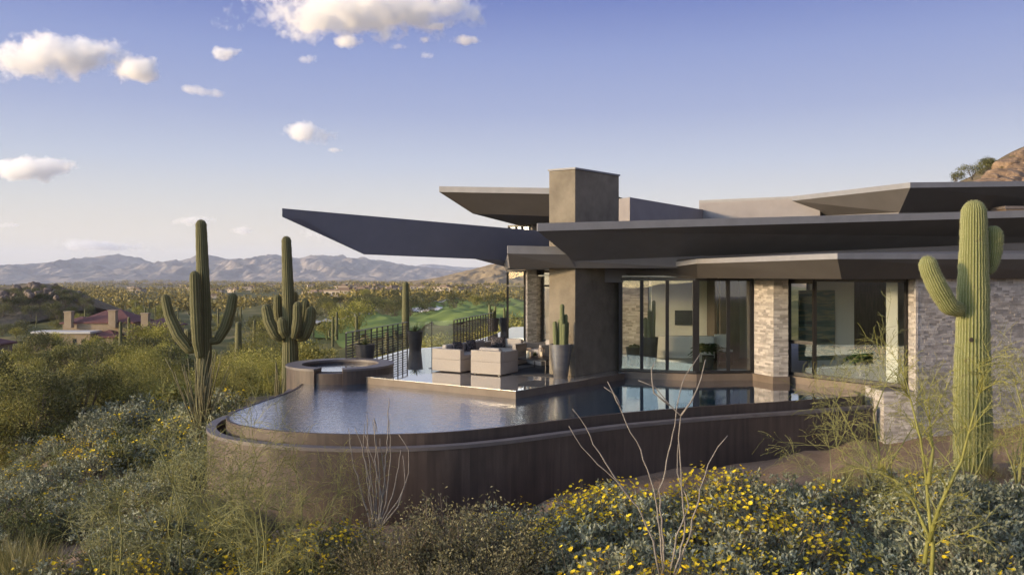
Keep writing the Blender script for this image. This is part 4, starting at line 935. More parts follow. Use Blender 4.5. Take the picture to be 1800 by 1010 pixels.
r = empty('dining_chair', (7.0, 27.3, 0), 'white chair standing at the dark panel inside the window', 'chair')
for nm, c, d, m in (('seat', (7.0, 27.3, .46), (.5, .5, .07), 'linen'), ('backrest', (7.0, 27.53, .74), (.5, .06, .46), 'linen')):
    b = MB(); b.box(c, d); b.build(nm, M[m], r, bevel=.02)
for sx in (-1, 1):
    for sy in (-1, 1): b = MB(); b.box((7.0 + sx * .22, 27.3 + sy * .22, .215), (.03, .03, .42)); b.build('leg', M['rail'], r)
def painting_mat():
    m, n, L, b = nodes('striped_landscape_canvas'); tc = n.new('ShaderNodeTexCoord'); mp = n.new('ShaderNodeMapping'); mp.inputs['Scale'].default_value = (.8, 1, 5); L.new(tc.outputs['Object'], mp.inputs[0])
    no = n.new('ShaderNodeTexNoise'); no.inputs['Scale'].default_value = 1.6; no.inputs['Detail'].default_value = 8; L.new(mp.outputs[0], no.inputs['Vector'])
    rp = ramp(n, [(.3, (.03, .06, .07)), (.42, (.08, .15, .14)), (.5, (.16, .2, .16)), (.56, (.34, .33, .2)), (.63, (.12, .2, .19)), (.75, (.3, .36, .33))]); L.new(no.outputs[0], rp.inputs[0]); L.new(rp.outputs[0], b.inputs['Base Color']); return m
M['painting'] = painting_mat()
b = MB(); a0, a1 = P(1404, 510, 25.83), P(1467, 632, 25.99); b.bar(V((a0.x, a0.y, (a0.z + a1.z) / 2)), V((a1.x, a1.y, (a0.z + a1.z) / 2)), .05, a0.z - a1.z); tag(b.build('painting', M['painting']), 'tall green and teal abstract painting inside the right window', 'painting')

for x, y, h, cols, lb in ((3.95, 26.6, .62, [(0, 0, .18, 1.5), (.1, .08, .14, 1.3), (-.1, .05, .15, 1.3)], 'low planter standing inside the left window'), (4.42, 26.5, .95, [(0, 0, .95, 1.2), (.12, .05, 1.25, 1.2), (-.1, .08, .7, 1.2)], 'tall planter standing inside the left window')):
    pp = V((x, y, 0.007)); planter(pp, .28, h, lb)['group'] = 'planters inside the left window'; potted_columns(pp + V((0, 0, h - .08)), cols, 'column cactus in the ' + lb.split(' standing')[0] + ' inside the left window')['group'] = 'cacti inside the left window'
# ------------------------------------------------------------------ saguaros
def sag(name_label, base, parts, ribs=20, depth=.12, bark=None, hole=None, skin='cactus', spine=.035):
    r = empty('saguaro', base, name_label, 'saguaro', None)
    for i, (nm, pts, rad, rings) in enumerate(parts):
        b = MB(); cactus_limb(b, pts, rad, ribs if nm == 'trunk' else max(12, ribs - 6), depth, 4, int(rings * 1.5), 'both' if nm == 'arm' else True, spine); b.build(nm, M[skin], r, smooth=True, uv=False)
    if bark: b = MB(); b.tube([V(p) for p in bark[0]], bark[1], 24); b.build('bark', M['cork'], r, smooth=True)
    return r
def pxs(D, *pts): return [P(x, y, D + (d[0] if d else 0)) for x, y, *d in pts]
D = 17.5; bs = V((9.78, D, tz(9.78, D) - .1))
big = sag('huge green saguaro with two short arms before the stone wall', bs, [
    ('trunk', [bs, *pxs(D, (1710, 760), (1709, 640), (1711, 500), (1712, 352))], [.36, .375, .36, .33, .31, .275, .24], 60),
    ('arm', pxs(D, (1688, 545, -.2), (1668, 538, -.3), (1648, 505, -.35), (1634, 475, -.35), (1627, 450, -.35)), [.15, .19, .20, .19, .165], 34),
    ('arm', pxs(D, (1733, 478, .1), (1742, 470, .1), (1746, 440, .1), (1746, 397, .1)), [.09, .16, .19, .185], 30)], 30, .13, skin='cactusbig')
b = MB(); hp = P(1707, 597, D - .352); b.lathe([(.005, 0), (.045, .0), (.05, .012), (.03, .02)], (0, 0, 0), 14)
b.v = [(hp.x + x, hp.y - z, hp.z + y) for x, y, z in b.v]; b.build('nest_hole', M['soil'], big)
big['group'] = 'saguaros near the house'
D = 29.0; x0 = (355 - CX) / F * D; bs = V((x0, D, tz(x0, D) - .1))
s1 = sag('tallest left saguaro with a long middle arm and two curved side arms', bs, [
    ('trunk', [bs, *pxs(D, (359, 620), (358, 520), (353, 386))], [.29, .27, .25, .22, .185], 46),
    ('arm', pxs(D, (352, 628, -.25), (347, 600, -.4), (344, 540, -.45), (342, 476, -.45)), [.15, .19, .19, .17], 34),
    ('arm', pxs(D, (350, 612, -.1), (333, 614, -.2), (313, 588, -.25), (298, 555, -.25), (289, 517, -.25)), [.13, .20, .2, .17, .145], 36),
    ('arm', pxs(D, (366, 600, 0), (382, 598, .1), (396, 575, .15), (405, 548, .15), (411, 515, .15)), [.12, .17, .19, .18, .15], 32)], 18, .12)
s1['group'] = 'saguaros near the house'
b = MB(); cactus_limb(b, pxs(D + 2, (331, 600), (331, 577)), [.15, .155, .14], 14, .12, 4, 16); b.build('arm', M['cactus'], s1, smooth=True, uv=False)
D = 28.5; x0 = (510 - CX) / F * D; bs = V((x0, D, tz(x0, D) - .1))
s2 = sag('saguaro with a ring of many upright arms just behind the spa', bs, [
    ('trunk', [bs, *pxs(D, (511, 690), (510, 600), (506, 500), (503, 415))], [.31, .30, .28, .22, .19, .16], 46),
    ('arm', pxs(D, (497, 596, -.2), (485, 590, -.3), (473, 565, -.3), (466, 534, -.3)), [.12, .2, .19, .15], 28),
    ('arm', pxs(D, (500, 580, .25), (491, 570, .35), (488, 545, .35), (488, 517, .35)), [.12, .15, .15, .13], 22),
    ('arm', pxs(D, (503, 592, -.5), (498, 582, -.6), (496, 572, -.6), (495, 557, -.6)), [.12, .16, .16, .14], 18),
    ('arm', pxs(D, (516, 594, -.5), (520, 580, -.6), (523, 560, -.6), (523, 530, -.6)), [.12, .16, .16, .14], 24),
    ('arm', pxs(D, (519, 590, .1), (530, 580, .1), (535, 550, .1), (537, 525, .1)), [.12, .16, .16, .13], 24),
    ('arm', pxs(D, (522, 596, -.2), (536, 590, -.25), (545, 565, -.25), (547, 538, -.25)), [.12, .19, .19, .15], 26),
    ('arm', pxs(D, (513, 540, .3), (517, 530, .4), (518, 515, .4), (518, 512, .4)), [.1, .12, .12, .1], 14)], 18, .12)
s2['group'] = 'saguaros near the house'
def simple_saguaro(arms, label, loc, h, r0=.24, group='small saguaros scattered in the desert'):
    r = empty('saguaro', (0, 0, 0)); b = MB(); cactus_limb(b, [(0, 0, -.3), (0, 0, h)], [r0, r0, r0 * .8], 12, .12, 2, 16); b.build('trunk', M['cactus'], r, smooth=True, uv=False)
    for a, z, l, k in arms:
        c, s_ = math.cos(a) * r0, math.sin(a) * r0; b = MB(); cactus_limb(b, [(c * .6, s_ * .6, z), (c * 2.4, s_ * 2.4, z + .1), (c * 2.8, s_ * 2.8, z + .3), (c * 2.9, s_ * 2.9, z + l)], [r0 * .4, r0 * k, r0 * k, r0 * k * .9], 10, .12, 2, 12, 'both'); b.build('arm', M['cactus'], r, smooth=True, uv=False)
    return put(r, loc, 0, 1, label, 'saguaro', group)
simple_saguaro([(3.3, 1.0, .9, .7)], 'slim saguaro with one low arm beyond the deck railing', on(713, 92), tz((713 - CX) / F * 92, 92) * -1 + CAMZ - 15 / F * 92, .42)
simple_saguaro([(.3, 1.2, .5, .9), (3.4, 1.1, .6, .9), (1.8, 1.6, .5, .8)], 'stubby branching saguaro left of the slim one by the railing', on(680, 75), 3.1, .22)
simple_saguaro([], 'pale armless saguaro between the two big left saguaros', on(419, 60), 4.6, .26)
simple_saguaro([(2.0, .8, 1.2, .8), (5.0, 1.0, 1.0, .8)], 'thin saguaro group standing near the maroon roofed house', on(212, 130), 5.5, .28)
simple_saguaro([(2.6, 1.4, 1.5, .8)], 'tall thin saguaro in the desert right of the tall left saguaro', on(447, 150), 7.0, .3)
sp = [simple_saguaro([], 'distant saguaro spear among the desert trees', on(150, 230), 6, .3, 'distant saguaro spears'), simple_saguaro([(.4, 2, 1.6, .8), (3.5, 2.4, 1.4, .8)], 'distant saguaro with raised arms among the desert trees', on(255, 250), 6.5, .3, 'distant saguaros with arms')]
rd = random.Random(11)
for i in range(34):
    px, D = rd.choice((rd.uniform(0, 470), rd.uniform(230, 480), rd.uniform(530, 640))), rd.uniform(150, 420); q = rd.random() < .65
    put(sp[0 if q else 1], on(px, D), rd.uniform(0, 6), rd.uniform(.7, 1.2), 'distant saguaro spear among the desert trees' if q else 'distant saguaro with raised arms among the desert trees', 'saguaro', 'distant saguaro spears' if q else 'distant saguaros with arms')

# ------------------------------------------------------------------ golf course
M['fairway'] = mat('mown_fairway', (0.165, 0.21, 0.048), (0.23, 0.275, 0.068), .06, .9, spec=.1)
M['sand'] = mat('bunker_sand', (0.58, 0.53, 0.47), (0.66, 0.61, 0.55), .3, .95)
M['path'] = mat('concrete_cart_path', (0.34, 0.31, 0.27), (0.40, 0.37, 0.32), .4, .9)
def sheet(name, outline, dz, m, step=5):
    pts = [hit(x, y) for x, y in outline]; poly = [V((p.x, p.y, 0)) for p in pts]; b = MB()
    bm = bmesh.new(); vs = [bm.verts.new(p) for p in poly]; f = bm.faces.new(vs)
    bmesh.ops.triangulate(bm, faces=[f])
    for _ in range(12):
        es = [e for e in bm.edges if e.calc_length() > step]
        if not es: break
        bmesh.ops.subdivide_edges(bm, edges=es, cuts=1); bmesh.ops.triangulate(bm, faces=bm.faces[:])
    bm.verts.ensure_lookup_table(); X = np.array([v.co.x for v in bm.verts]); Y = np.array([v.co.y for v in bm.verts]); Z = terrain(X, Y)
    for v, z in zip(bm.verts, Z): v.co.z = z + dz
    bmesh.ops.recalc_face_normals(bm, faces=bm.faces[:])
    if sum(f.normal.z for f in bm.faces) < 0: bmesh.ops.reverse_faces(bm, faces=bm.faces[:])
    me = bpy.data.meshes.new(name); bm.to_mesh(me); bm.free(); me.materials.append(m); o = bpy.data.objects.new(name, me); COL.objects.link(o); me.polygons.foreach_set('use_smooth', [True] * len(me.polygons))
    return tag(o, kind='structure'), poly
FW = [(545, 592), (562, 574), (600, 561), (650, 553), (700, 547), (722, 540), (758, 533), (800, 526), (853, 521), (905, 517), (990, 517), (990, 556), (900, 560), (850, 563), (790, 571), (730, 588), (650, 600), (590, 600)]
_, fwpoly = sheet('fairway', FW, .30, M['fairway'])
sheet('fairway', [(618, 527), (640, 521), (675, 519), (668, 527), (640, 531)], .30, M['fairway']); sheet('fairway', [(250, 640), (268, 631), (330, 624), (330, 634), (290, 640)], .16, M['fairway'], 3)
sheet('bunker', [(719, 546), (726, 543), (745, 544), (757, 540), (768, 539), (778, 541), (774, 545), (752, 549), (735, 550)], .46, M['sand'], 3)
sheet('cart_path', [(540, 571), (590, 560), (632, 553.4), (656, 551.4), (656, 553.2), (633, 555.6), (592, 563), (544, 574.5)], .42, M['path'])
sheet('cart_path', [(757, 531.5), (780, 529.3), (810, 526.2), (811, 527.3), (781, 530.8), (758, 533.2)], .42, M['path']); sheet('cart_path', [(215, 644), (262, 633.5), (320, 625.5), (320, 627.6), (263, 636), (216, 647)], .26, M['path'], 3)

# ------------------------------------------------------------------ neighbouring houses
M['maroon'] = mat('maroon_tile_roof', (0.11, 0.04, 0.034), (0.15, 0.058, 0.048), .6, .8, .5, 6, stretch=(1, 1, 1))
M['tan'] = mat('tan_stucco_wall', (0.26, 0.195, 0.125), (0.32, 0.245, 0.165), .5, .9)
M['whiteroof'] = mat('white_flat_roof', (0.5, 0.47, 0.44), (0.56, 0.53, 0.5), .5, .9)
M['darkwindow'] = mat('dark_window', (0.02, 0.02, 0.02), (0.03, 0.03, 0.03), 1, .2)
def hip(b, x0, x1, y0, y1, z, h, ov=.5):
    x0 -= ov; x1 += ov; y0 -= ov; y1 += ov; m = (y1 - y0) / 2; r0, r1 = (x0 + m, x1 - m) if x1 - x0 > 2 * m else ((x0 + x1) / 2 - .1, (x0 + x1) / 2 + .1); yc = (y0 + y1) / 2
    b.add([(x0, y0, z), (x1, y0, z), (x1, y1, z), (x0, y1, z), (r0, yc, z + h), (r1, yc, z + h), (x0, y0, z - .25), (x1, y0, z - .25), (x1, y1, z - .25), (x0, y1, z - .25)],
          [(0, 1, 5, 4), (1, 2, 5), (2, 3, 4, 5), (3, 0, 4), (6, 7, 1, 0), (7, 8, 2, 1), (8, 9, 3, 2), (9, 6, 0, 3), (9, 8, 7, 6)])
def neighbour():
    D = 175.0; k = D / F; X = lambda px: (px - CX) * k; Z = lambda py: CAMZ - (py - HOR) * k
    r = empty('neighbour_house', (X(185), D, Z(605)), 'tan desert house with maroon hip roofs left of the tall saguaro', 'house', 'neighbouring houses with maroon roofs')
    zb = Z(612)
    for x0, x1, y, dp, ze in ((135, 232, 0, 9, 568), (92, 135, 4, 7, 570), (228, 285, 3, 9, 576), (82, 180, -5, 6, 583), (180, 215, -4, 5, 590)):
        b = MB(); b.prism([(X(x0), D + y), (X(x1), D + y), (X(x1), D + y + dp), (X(x0), D + y + dp)], zb, Z(ze)); b.build('wall', M['tan'], r)
    for x0, x1, y, dp, ze, h in ((135, 232, 0, 9, 568, 2.5), (92, 133, 4, 7, 571, 1.2), (236, 285, 3, 9, 577, 1.6), (180, 218, -4, 5, 591, 1.3)):
        b = MB(); hip(b, X(x0), X(x1), D + y, D + y + dp, Z(ze) + .26, h); b.build('roof', M['maroon'], r)
    b = MB(); b.prism([(X(80), D - 5.5), (X(182), D - 5.5), (X(182), D - .6), (X(80), D - .6)], Z(583) + .01, Z(579.5)); b.build('roof', M['whiteroof'], r)
    for x0, y0, y1 in ((119, 548, 575), (196, 546, 575), (253, 551, 578)):
        b = MB(); b.box((X(x0 + 6), D - .8, (Z(y0) + Z(y1)) / 2), (1.5, 1.2, Z(y0) - Z(y1))); b.box((X(x0 + 6), D - .8, Z(y0) + .1), (1.75, 1.45, .22)); b.build('chimney', M['tan'], r)
    for x0, x1, y0, y1 in ((100, 106, 592, 600), (115, 132, 591, 606), (150, 156, 592, 602), (165, 172, 592, 602)):
        b = MB(); b.box(((X(x0) + X(x1)) / 2, D - 5.02, (Z(y0) + Z(y1)) / 2), (X(x1) - X(x0), .1, Z(y0) - Z(y1))); b.build('window', M['darkwindow'], r)
neighbour()
r = empty('neighbour_house', (-75, 118, -9), 'corner of a maroon roofed house cut by the left edge of the picture', 'house', 'neighbouring houses with maroon roofs')
b = MB(); b.prism([(-90, 122), (-77.5, 122), (-77.5, 128), (-90, 128)], -14, -7.9); b.build('wall', M['tan'], r); b = MB(); hip(b, -90, -77.5, 122, 128, -7.62, 1.3); b.build('roof', M['maroon'], r)
M['pale'] = mat('pale_stucco', (0.42, 0.33, 0.24), (0.52, 0.43, 0.33), .5, .9); M['flatroof'] = mat('brown_flat_roof', (0.17, 0.115, 0.08), (0.24, 0.17, 0.12), .5, .9)
def town_house(k):
    r = empty('town_house', (0, 0, 0)); b = MB(); rd = random.Random(k); w, d, h = rd.uniform(16, 26), rd.uniform(10, 16), rd.uniform(3.4, 4.6)
    b.prism([(-w / 2, -d / 2), (w / 2, -d / 2), (w / 2, d / 2), (-w / 2, d / 2)], -3, h); b.prism([(-w * .1, -d * .75), (w * .3, -d * .75), (w * .3, -d * .5), (-w * .1, -d * .5)], -3, h * .8); b.build('wall', M['pale'], r)
    b = MB(); b.prism([(-w / 2 - .4, -d / 2 - .4), (w / 2 + .4, -d / 2 - .4), (w / 2 + .4, d / 2 + .4), (-w / 2 - .4, d / 2 + .4)], h + .01, h + .7); b.prism([(-w * .12, -d * .2), (w * .22, -d * .2), (w * .22, d * .3), (-w * .12, d * .3)], h + .7, h + 2.4); b.build('roof', M['flatroof'], r)
    for i in range(4): b = MB(); b.box((-w * .4 + i * w * .2, -d / 2 - .03, h * .5), (2.0, .1, 1.6)); b.build('window', M['darkwindow'], r)
    return r
th = [town_house(k) for k in range(3)]; rd = random.Random(5)
for i in range(60):
    if i < 26: px, D = rd.uniform(600, 892), rd.uniform(1000, 2000)
    elif i < 36: px, D = rd.uniform(545, 690), rd.uniform(750, 1000)
    else: px, D = rd.uniform(230, 620), rd.uniform(900, 2600)
    put(th[i % 3], on(px, D, .5), rd.uniform(-.5, .5), rd.uniform(.8, 1.3), 'low pale stucco house in the distant valley town', 'house', 'distant houses of the valley town')

# ------------------------------------------------------------------ rocks
M['boulder'] = mat('orange_granite', (0.12, 0.075, 0.045), (0.34, 0.22, 0.13), 1.6, .95, 1.0, 3.0, detail=10, bdist=.22)
M['rockdark'] = mat('brown_granite', (0.12, 0.085, 0.06), (0.22, 0.165, 0.125), .8, .95, 1.0, 2.5, detail=9, bdist=.3)
M['mound'] = mat('stony_slope', (0.075, 0.065, 0.03), (0.22, 0.15, 0.085), .35, .95, 1.0, .9, detail=10, bdist=.5)
def boulder(seed, m):
    bm = bmesh.new(); bmesh.ops.create_icosphere(bm, subdivisions=4, radius=1.0); rd = random.Random(seed); pl = [(V(sph(1)[0]), rd.uniform(.62, .9)) for _ in range(9)]
    for v in bm.verts:
        p = v.co.copy()
        for n_, d in pl:
            e = p.dot(n_) - d
            if e > 0: p -= n_ * e * .85
        v.co = p * (1 + .10 * noise.fractal(p * 1.6 + V((seed, 0, 0)), 1, 2, 4)); 
    me = bpy.data.meshes.new('boulder'); bm.to_mesh(me); bm.free(); me.polygons.foreach_set('use_smooth', [True] * len(me.polygons)); me.materials.append(m)
    o = bpy.data.objects.new('boulder', me); COL.objects.link(o); return o
bo = [boulder(k, M['boulder']) for k in range(4)]; bd = [boulder(k + 9, M['rockdark']) for k in range(3)]
tag(ridge('boulder_hill', [(1560, 372), (1640, 330), (1680, 318), (1720, 300), (1752, 282), (1790, 262), (1850, 236), (1950, 205), (2150, 180), (2500, 170)], 105, 60, 1.0, 5.5, M['mound'], nx=90, ny=30, rough=.12), kind='structure')
rd = random.Random(8)
for i, (px, py, s_) in enumerate([(1768, 279, 1.9), (1781, 276, 1.7), (1797, 268, 2.2), (1812, 262, 2.4), (1752, 296, 1.5), (1740, 305, 1.6), (1762, 302, 2.3), (1780, 305, 2.2), (1798, 300, 2.1), (1726, 312, 1.5), (1775, 292, 1.3), (1791, 288, 1.7), (1745, 315, 2.0), (1808, 285, 2.0), (1786, 316, 2.2), (1766, 318, 2.2), (1820, 300, 2.5), (1715, 317, 1.2), (1832, 272, 2.4), (1800, 316, 2.0)]):
    D = 100 - (py - 258) * .25; s_ *= .72; put(bo[i % 4], P(px, py + 15, D), rd.uniform(0, 6), (s_ * 1.3, s_, s_ * .8), 'rounded orange granite boulder on the hill behind the house', 'boulder', 'orange boulders on the hill')
tag(ridge('rocky_hill', [(-140, 512), (-60, 500), (0, 503), (30, 499), (60, 497), (95, 500), (115, 506), (132, 513), (148, 524), (162, 540)], 420, 150, -21, 9.1, M['mound'], nx=110, ny=30, rough=.12), kind='structure')
for i in range(48):
    px = rd.uniform(-10, 165); top = np.interp(px, [0, 30, 60, 95, 120, 140, 165], [503, 499, 497, 499, 506, 513, 524]); f_ = rd.random(); py = top + f_ * 22; put(bd[i % 3], P(px, py + 2, 420 - f_ * 45), rd.uniform(0, 6), rd.uniform(.9, 2.4), 'brown granite boulder on the rocky hill at the left', 'boulder', 'brown boulders on the rocky hill')

# ------------------------------------------------------------------ desert trees and shrubs of the middle distance
def inside(p, poly):
    c = False; n = len(poly); j = n - 1
    for i in range(n):
        a, b = poly[i], poly[j]
        if (a.y > p.y) != (b.y > p.y) and p.x < (b.x - a.x) * (p.y - a.y) / (b.y - a.y) + a.x: c = not c
        j = i
    return c
far_t = [tree('mesquite_tree', 1, 5.0, 7.5, M['mesquite'], M['twig'], 1800, .34), tree('mesquite_tree', 2, 4.2, 6.0, M['mesquite'], M['twig'], 1600, .32),
         tree('palo_verde_tree', 3, 5.0, 6.5, M['paloleaf'], M['palobark'], 1800, .30), tree('palo_verde_tree', 4, 4.0, 5.5, M['olivetree'], M['palobark'], 1600, .30),
         tree('desert_shrub', 5, 1.7, 3.0, M['greenbush'], M['twig'], 700, .22, 10, .05), tree('desert_shrub', 6, 1.4, 2.6, M['olivetree'], M['twig'], 700, .2, 10, .05), tree('desert_shrub', 7, 1.0, 1.8, M['brittle'], M['twig'], 600, .16, 9, .02)]
LAB = {'mesquite_tree': ('dark green mesquite tree in the desert beyond the pool', 'tree', 'dark mesquite trees of the valley'), 'palo_verde_tree': ('yellow green palo verde tree in the desert beyond the pool', 'tree', 'yellow green palo verde trees of the valley'), 'desert_shrub': ('low desert shrub on the slope between the trees', 'shrub', 'low desert shrubs of the valley')}
rd = random.Random(21); cnt = {}
def scatter(n, pxr, Dr, kinds, smin, smax, avoid_house=True):
    k = 0; tries = 0
    while k < n and tries < n * 8:
        tries += 1; D = math.exp(rd.uniform(math.log(Dr[0]), math.log(Dr[1]))); px = rd.uniform(*pxr); p = on(px, D)
        if any(inside(V((p.x + dx, p.y + dy, 0)), fwpoly) for dx, dy in ((0, 0), (3, 0), (-3, 0), (0, -4))): continue
        if 140 < D < 190 and 70 < px < 300: continue
        if 150 <= D < 176 and px < 320: continue
        if 95 < D < 135 and px < 40: continue
        t = rd.choice(kinds); nm = far_t[t].name.split('.')[0]; cnt[nm] = cnt.get(nm, 0) + 1
        put(far_t[t], p - V((0, 0, .15)), rd.uniform(0, 6.28), rd.uniform(smin, smax), *LAB[nm]); k += 1
scatter(46, (-60, 560), (190, 480), [0, 1, 0, 3, 2, 5], .7, 1.15)
scatter(36, (560, 900), (320, 650), [0, 1, 0, 3, 2], .9, 1.5)
scatter(42, (-60, 540), (55, 140), [3, 2, 3, 1, 4, 5, 6], .5, .85)
scatter(60, (-80, 560), (40, 190), [4, 5, 6, 5], .7, 1.3)
scatter(26, (560, 900), (45, 110), [4, 5, 5], .5, .9)
scatter(40, (-40, 330), (95, 165), [3, 0, 2, 5, 4], .55, .8)
scatter(30, (-20, 400), (24, 40), [4, 5, 6, 5], .35, .6)
for px, D, t, s_ in [(628, 215, 2, 1.7), (600, 208, 2, 1.3), (575, 190, 3, 1.1), (720, 330, 0, 1.7), (693, 320, 0, 1.5), (748, 345, 0, 1.4), (655, 300, 1, 1.4), (800, 400, 0, 1.6), (835, 420, 3, 1.6), (870, 400, 0, 1.5), (500, 240, 0, 1.3), (545, 235, 1, 1.4), (470, 200, 3, 1.1), (880, 60, 3, .7), (855, 62, 2, .6), (820, 58, 3, .62), (770, 55, 2, .5), (745, 60, 5, 1.3), (905, 58, 2, .8)]:
    nm = far_t[t].name.split('.')[0]; put(far_t[t], on(px, D, -.15), rd.uniform(0, 6), s_, *LAB[nm])
for px, D, t, s_ in [(75, 158, 3, 1.0), (98, 160, 2, .8), (60, 150, 0, .9), (150, 166, 3, .55), (238, 158, 2, 1.3), (268, 160, 3, 1.4), (300, 156, 2, 1.25), (212, 168, 4, 1.2), (120, 163, 4, 1.3), (180, 163, 5, 1.3), (55, 156, 1, 1.0), (35, 140, 3, .9), (8, 112, 2, .8)]:
    nm = far_t[t].name.split('.')[0]; put(far_t[t], on(px, D, -.15), rd.uniform(0, 6), s_, *LAB[nm])
for px, py, s_ in [(25, 515, .8), (10, 508, .5), (45, 505, .5), (75, 503, .5), (120, 512, .7), (140, 518, .8), (35, 522, .9), (70, 530, 1.0), (115, 532, 1.0), (20, 530, 1.0), (100, 550, 1.1), (55, 548, 1.1), (130, 548, 1.0), (5, 550, 1.0), (160, 545, .9), (55, 520, 1.0), (80, 525, 1.0), (105, 520, .9), (130, 525, 1.0), (40, 535, 1.1), (15, 540, 1.1), (90, 540, 1.0), (150, 535, .9), (60, 508, .6), (100, 505, .7)]:
    nm = far_t[1].name.split('.')[0]; put(far_t[rd.choice((0, 1))], P(px, py + 8, 405 - (py - 505) * .9), rd.uniform(0, 6), s_ * 1.2, 'dark bush growing between the boulders of the rocky hill', 'tree', 'dark bushes on the rocky hill')
for px, py, D, s_ in [(1680, 319, 96, .45), (1709, 310, 97, .55), (1738, 300, 98, .55), (1735, 291, 100, .4), (1770, 304, 94, .35), (1790, 300, 95, .4), (1755, 292, 97, .35), (1782, 283, 97, .3), (1772, 312, 93, .35), (1796, 280, 97, .35), (1760, 314, 93, .3), (1748, 300, 96, .35)]:
    put(far_t[1], P(px, py + 4, D), rd.uniform(0, 6), s_ * .8, 'scraggly bush between boulders on the hill behind the house', 'tree', 'bushes on the boulder hill')
# far-off woods that read as one mass, down to the edge of the plain
def far_woods():
    n = 5200; px = rng.uniform(-150, 1000, n); D = np.exp(rng.uniform(math.log(520), math.log(5200), n)); x = (px - CX) / F * D; z = terrain(x, D)
    keep = np.array([noise.noise(V((a * .004, b_ * .0025, 2.0))) > -.18 for a, b_ in zip(x, D)]); x, D, z = x[keep], D[keep], z[keep]
    m = 26; h = rng.uniform(2.5, 6.0, len(x)) * np.clip(D / 900, 1, 1.7); c = np.repeat(np.stack([x, D, z + h * .45], 1), m, 0); hh = np.repeat(h, m)
    v = sph(len(c)); c = c + v * np.stack([hh * .75, hh * .75, hh * .45], 1) * rng.random((len(c), 1)) ** .4
    tag(leaf_mesh('distant_woods', c, v + rng.normal(size=v.shape) * .7, hh * .5, hh * .32, M['farwood']), kind='stuff')
M['farwood'] = foliage('distant_leaf_sun_gold', (0.13, 0.11, 0.034), (0.32, 0.25, 0.065), (0.52, 0.39, 0.11), .2)  # leaf colours brightened to gold to stand for sun on the valley strip
far_woods()

# ------------------------------------------------------------------ shrubs and trees close to the pool on the left
near_t = [tree('palo_verde_tree', 31, 3.6, 4.6, M['olivetree'], M['palobark2'], 9000, .13, 22, .08, 4, .28), tree('palo_verde_tree', 32, 3.0, 4.0, M['paloleaf'], M['palobark2'], 8000, .12, 20, .06, 4, .26),
          tree('mesquite_tree', 33, 3.4, 4.4, M['mesquite'], M['twig'], 9000, .13, 22, .08, 4, .3)]
for px, D, t, s_, lb in [(60, 34, 2, 1.0, 'dark mesquite tree low at the left edge of the picture'), (-20, 33, 0, 1.0, 'olive green tree cut by the left edge'), (140, 36, 2, .95, 'dark mesquite tree left of the tall saguaro'), (215, 37, 0, .8, 'olive green tree with feathery crown left of the tall saguaro'), (20, 46, 0, 1.15, 'broad olive green tree behind the dark mesquites'), (110, 50, 1, 1.0, 'light green palo verde behind the dark mesquites'),
                         (265, 72, 1, 1.5, 'light palo verde with pale branching trunk in front of the maroon house'), (180, 58, 0, 1.0, 'olive green tree below the maroon roofed house'), (300, 44, 0, .7, 'olive green tree behind the tall saguaro'), (430, 46, 1, .9, 'feathery yellow green palo verde right of the tall saguaro'), (480, 42, 1, .72, 'feathery yellow green palo verde touching the many armed saguaro'), (570, 44, 1, .8, 'feathery yellow green palo verde behind the spa'), (545, 52, 1, .95, 'tall yellow green palo verde left of the deck railing'), (630, 50, 0, .75, 'olive green palo verde behind the deck railing'), (400, 37, 0, .62, 'low olive tree at the foot of the tall saguaro'), (-60, 40, 2, 1.2, 'dark mesquite mostly outside the left edge'), (700, 56, 1, .7, 'yellow green palo verde behind the corner planter'), (455, 62, 0, 1.1, 'olive green tree between the two left saguaros')]:
    put(near_t[t], on(px, D, -.1), rd.uniform(0, 6), s_, lb, 'tree', 'trees on the slope left of the pool')
# live ocotillo at the tall saguaro
def ocotillo(name, base, canes, matl, label, group=None):
    r = empty(name, base, label, 'ocotillo', group)
    for pts, rad in canes:
        b = MB(); b.tube(pts, rad, 6, True); b.build('cane', matl, r, uv=False, smooth=True)
    return r
M['ocotillo'] = mat('ocotillo_bark', (0.12, 0.105, 0.05), (0.22, 0.19, 0.10), 18, .9, .4, 50)
def wands(base, n, h, spread, seed, r0=.018):
    rd = random.Random(seed); out = []
    for i in range(n):
        a = rd.uniform(0, 6.283); k = rd.uniform(.15, 1) * spread; hh = h * rd.uniform(.6, 1.05); pts = []; w = rd.uniform(-.12, .12)
        for j in range(8):
            t = j / 7; pts.append(V(base) + V((math.cos(a + w * j) * k * hh * t ** 1.3, math.sin(a + w * j) * k * hh * t ** 1.3, hh * t)) + V((rd.gauss(0, .012), rd.gauss(0, .012), 0)) * (j > 0))
        out.append((pts, [r0 * (1 - .6 * j / 7) for j in range(8)]))
    return out
bs = on(352, 27); ocotillo('ocotillo', bs, wands(bs, 40, 3.4, .34, 3, .03), M['ocotillo'], 'live ocotillo with many slim wands at the foot of the tall saguaro')
bs = on(490, 26.2); ocotillo('ocotillo', bs, wands(bs, 7, 3.0, .12, 5, .045), M['ocotillo'], 'few pale ocotillo stems close against the spa wall')
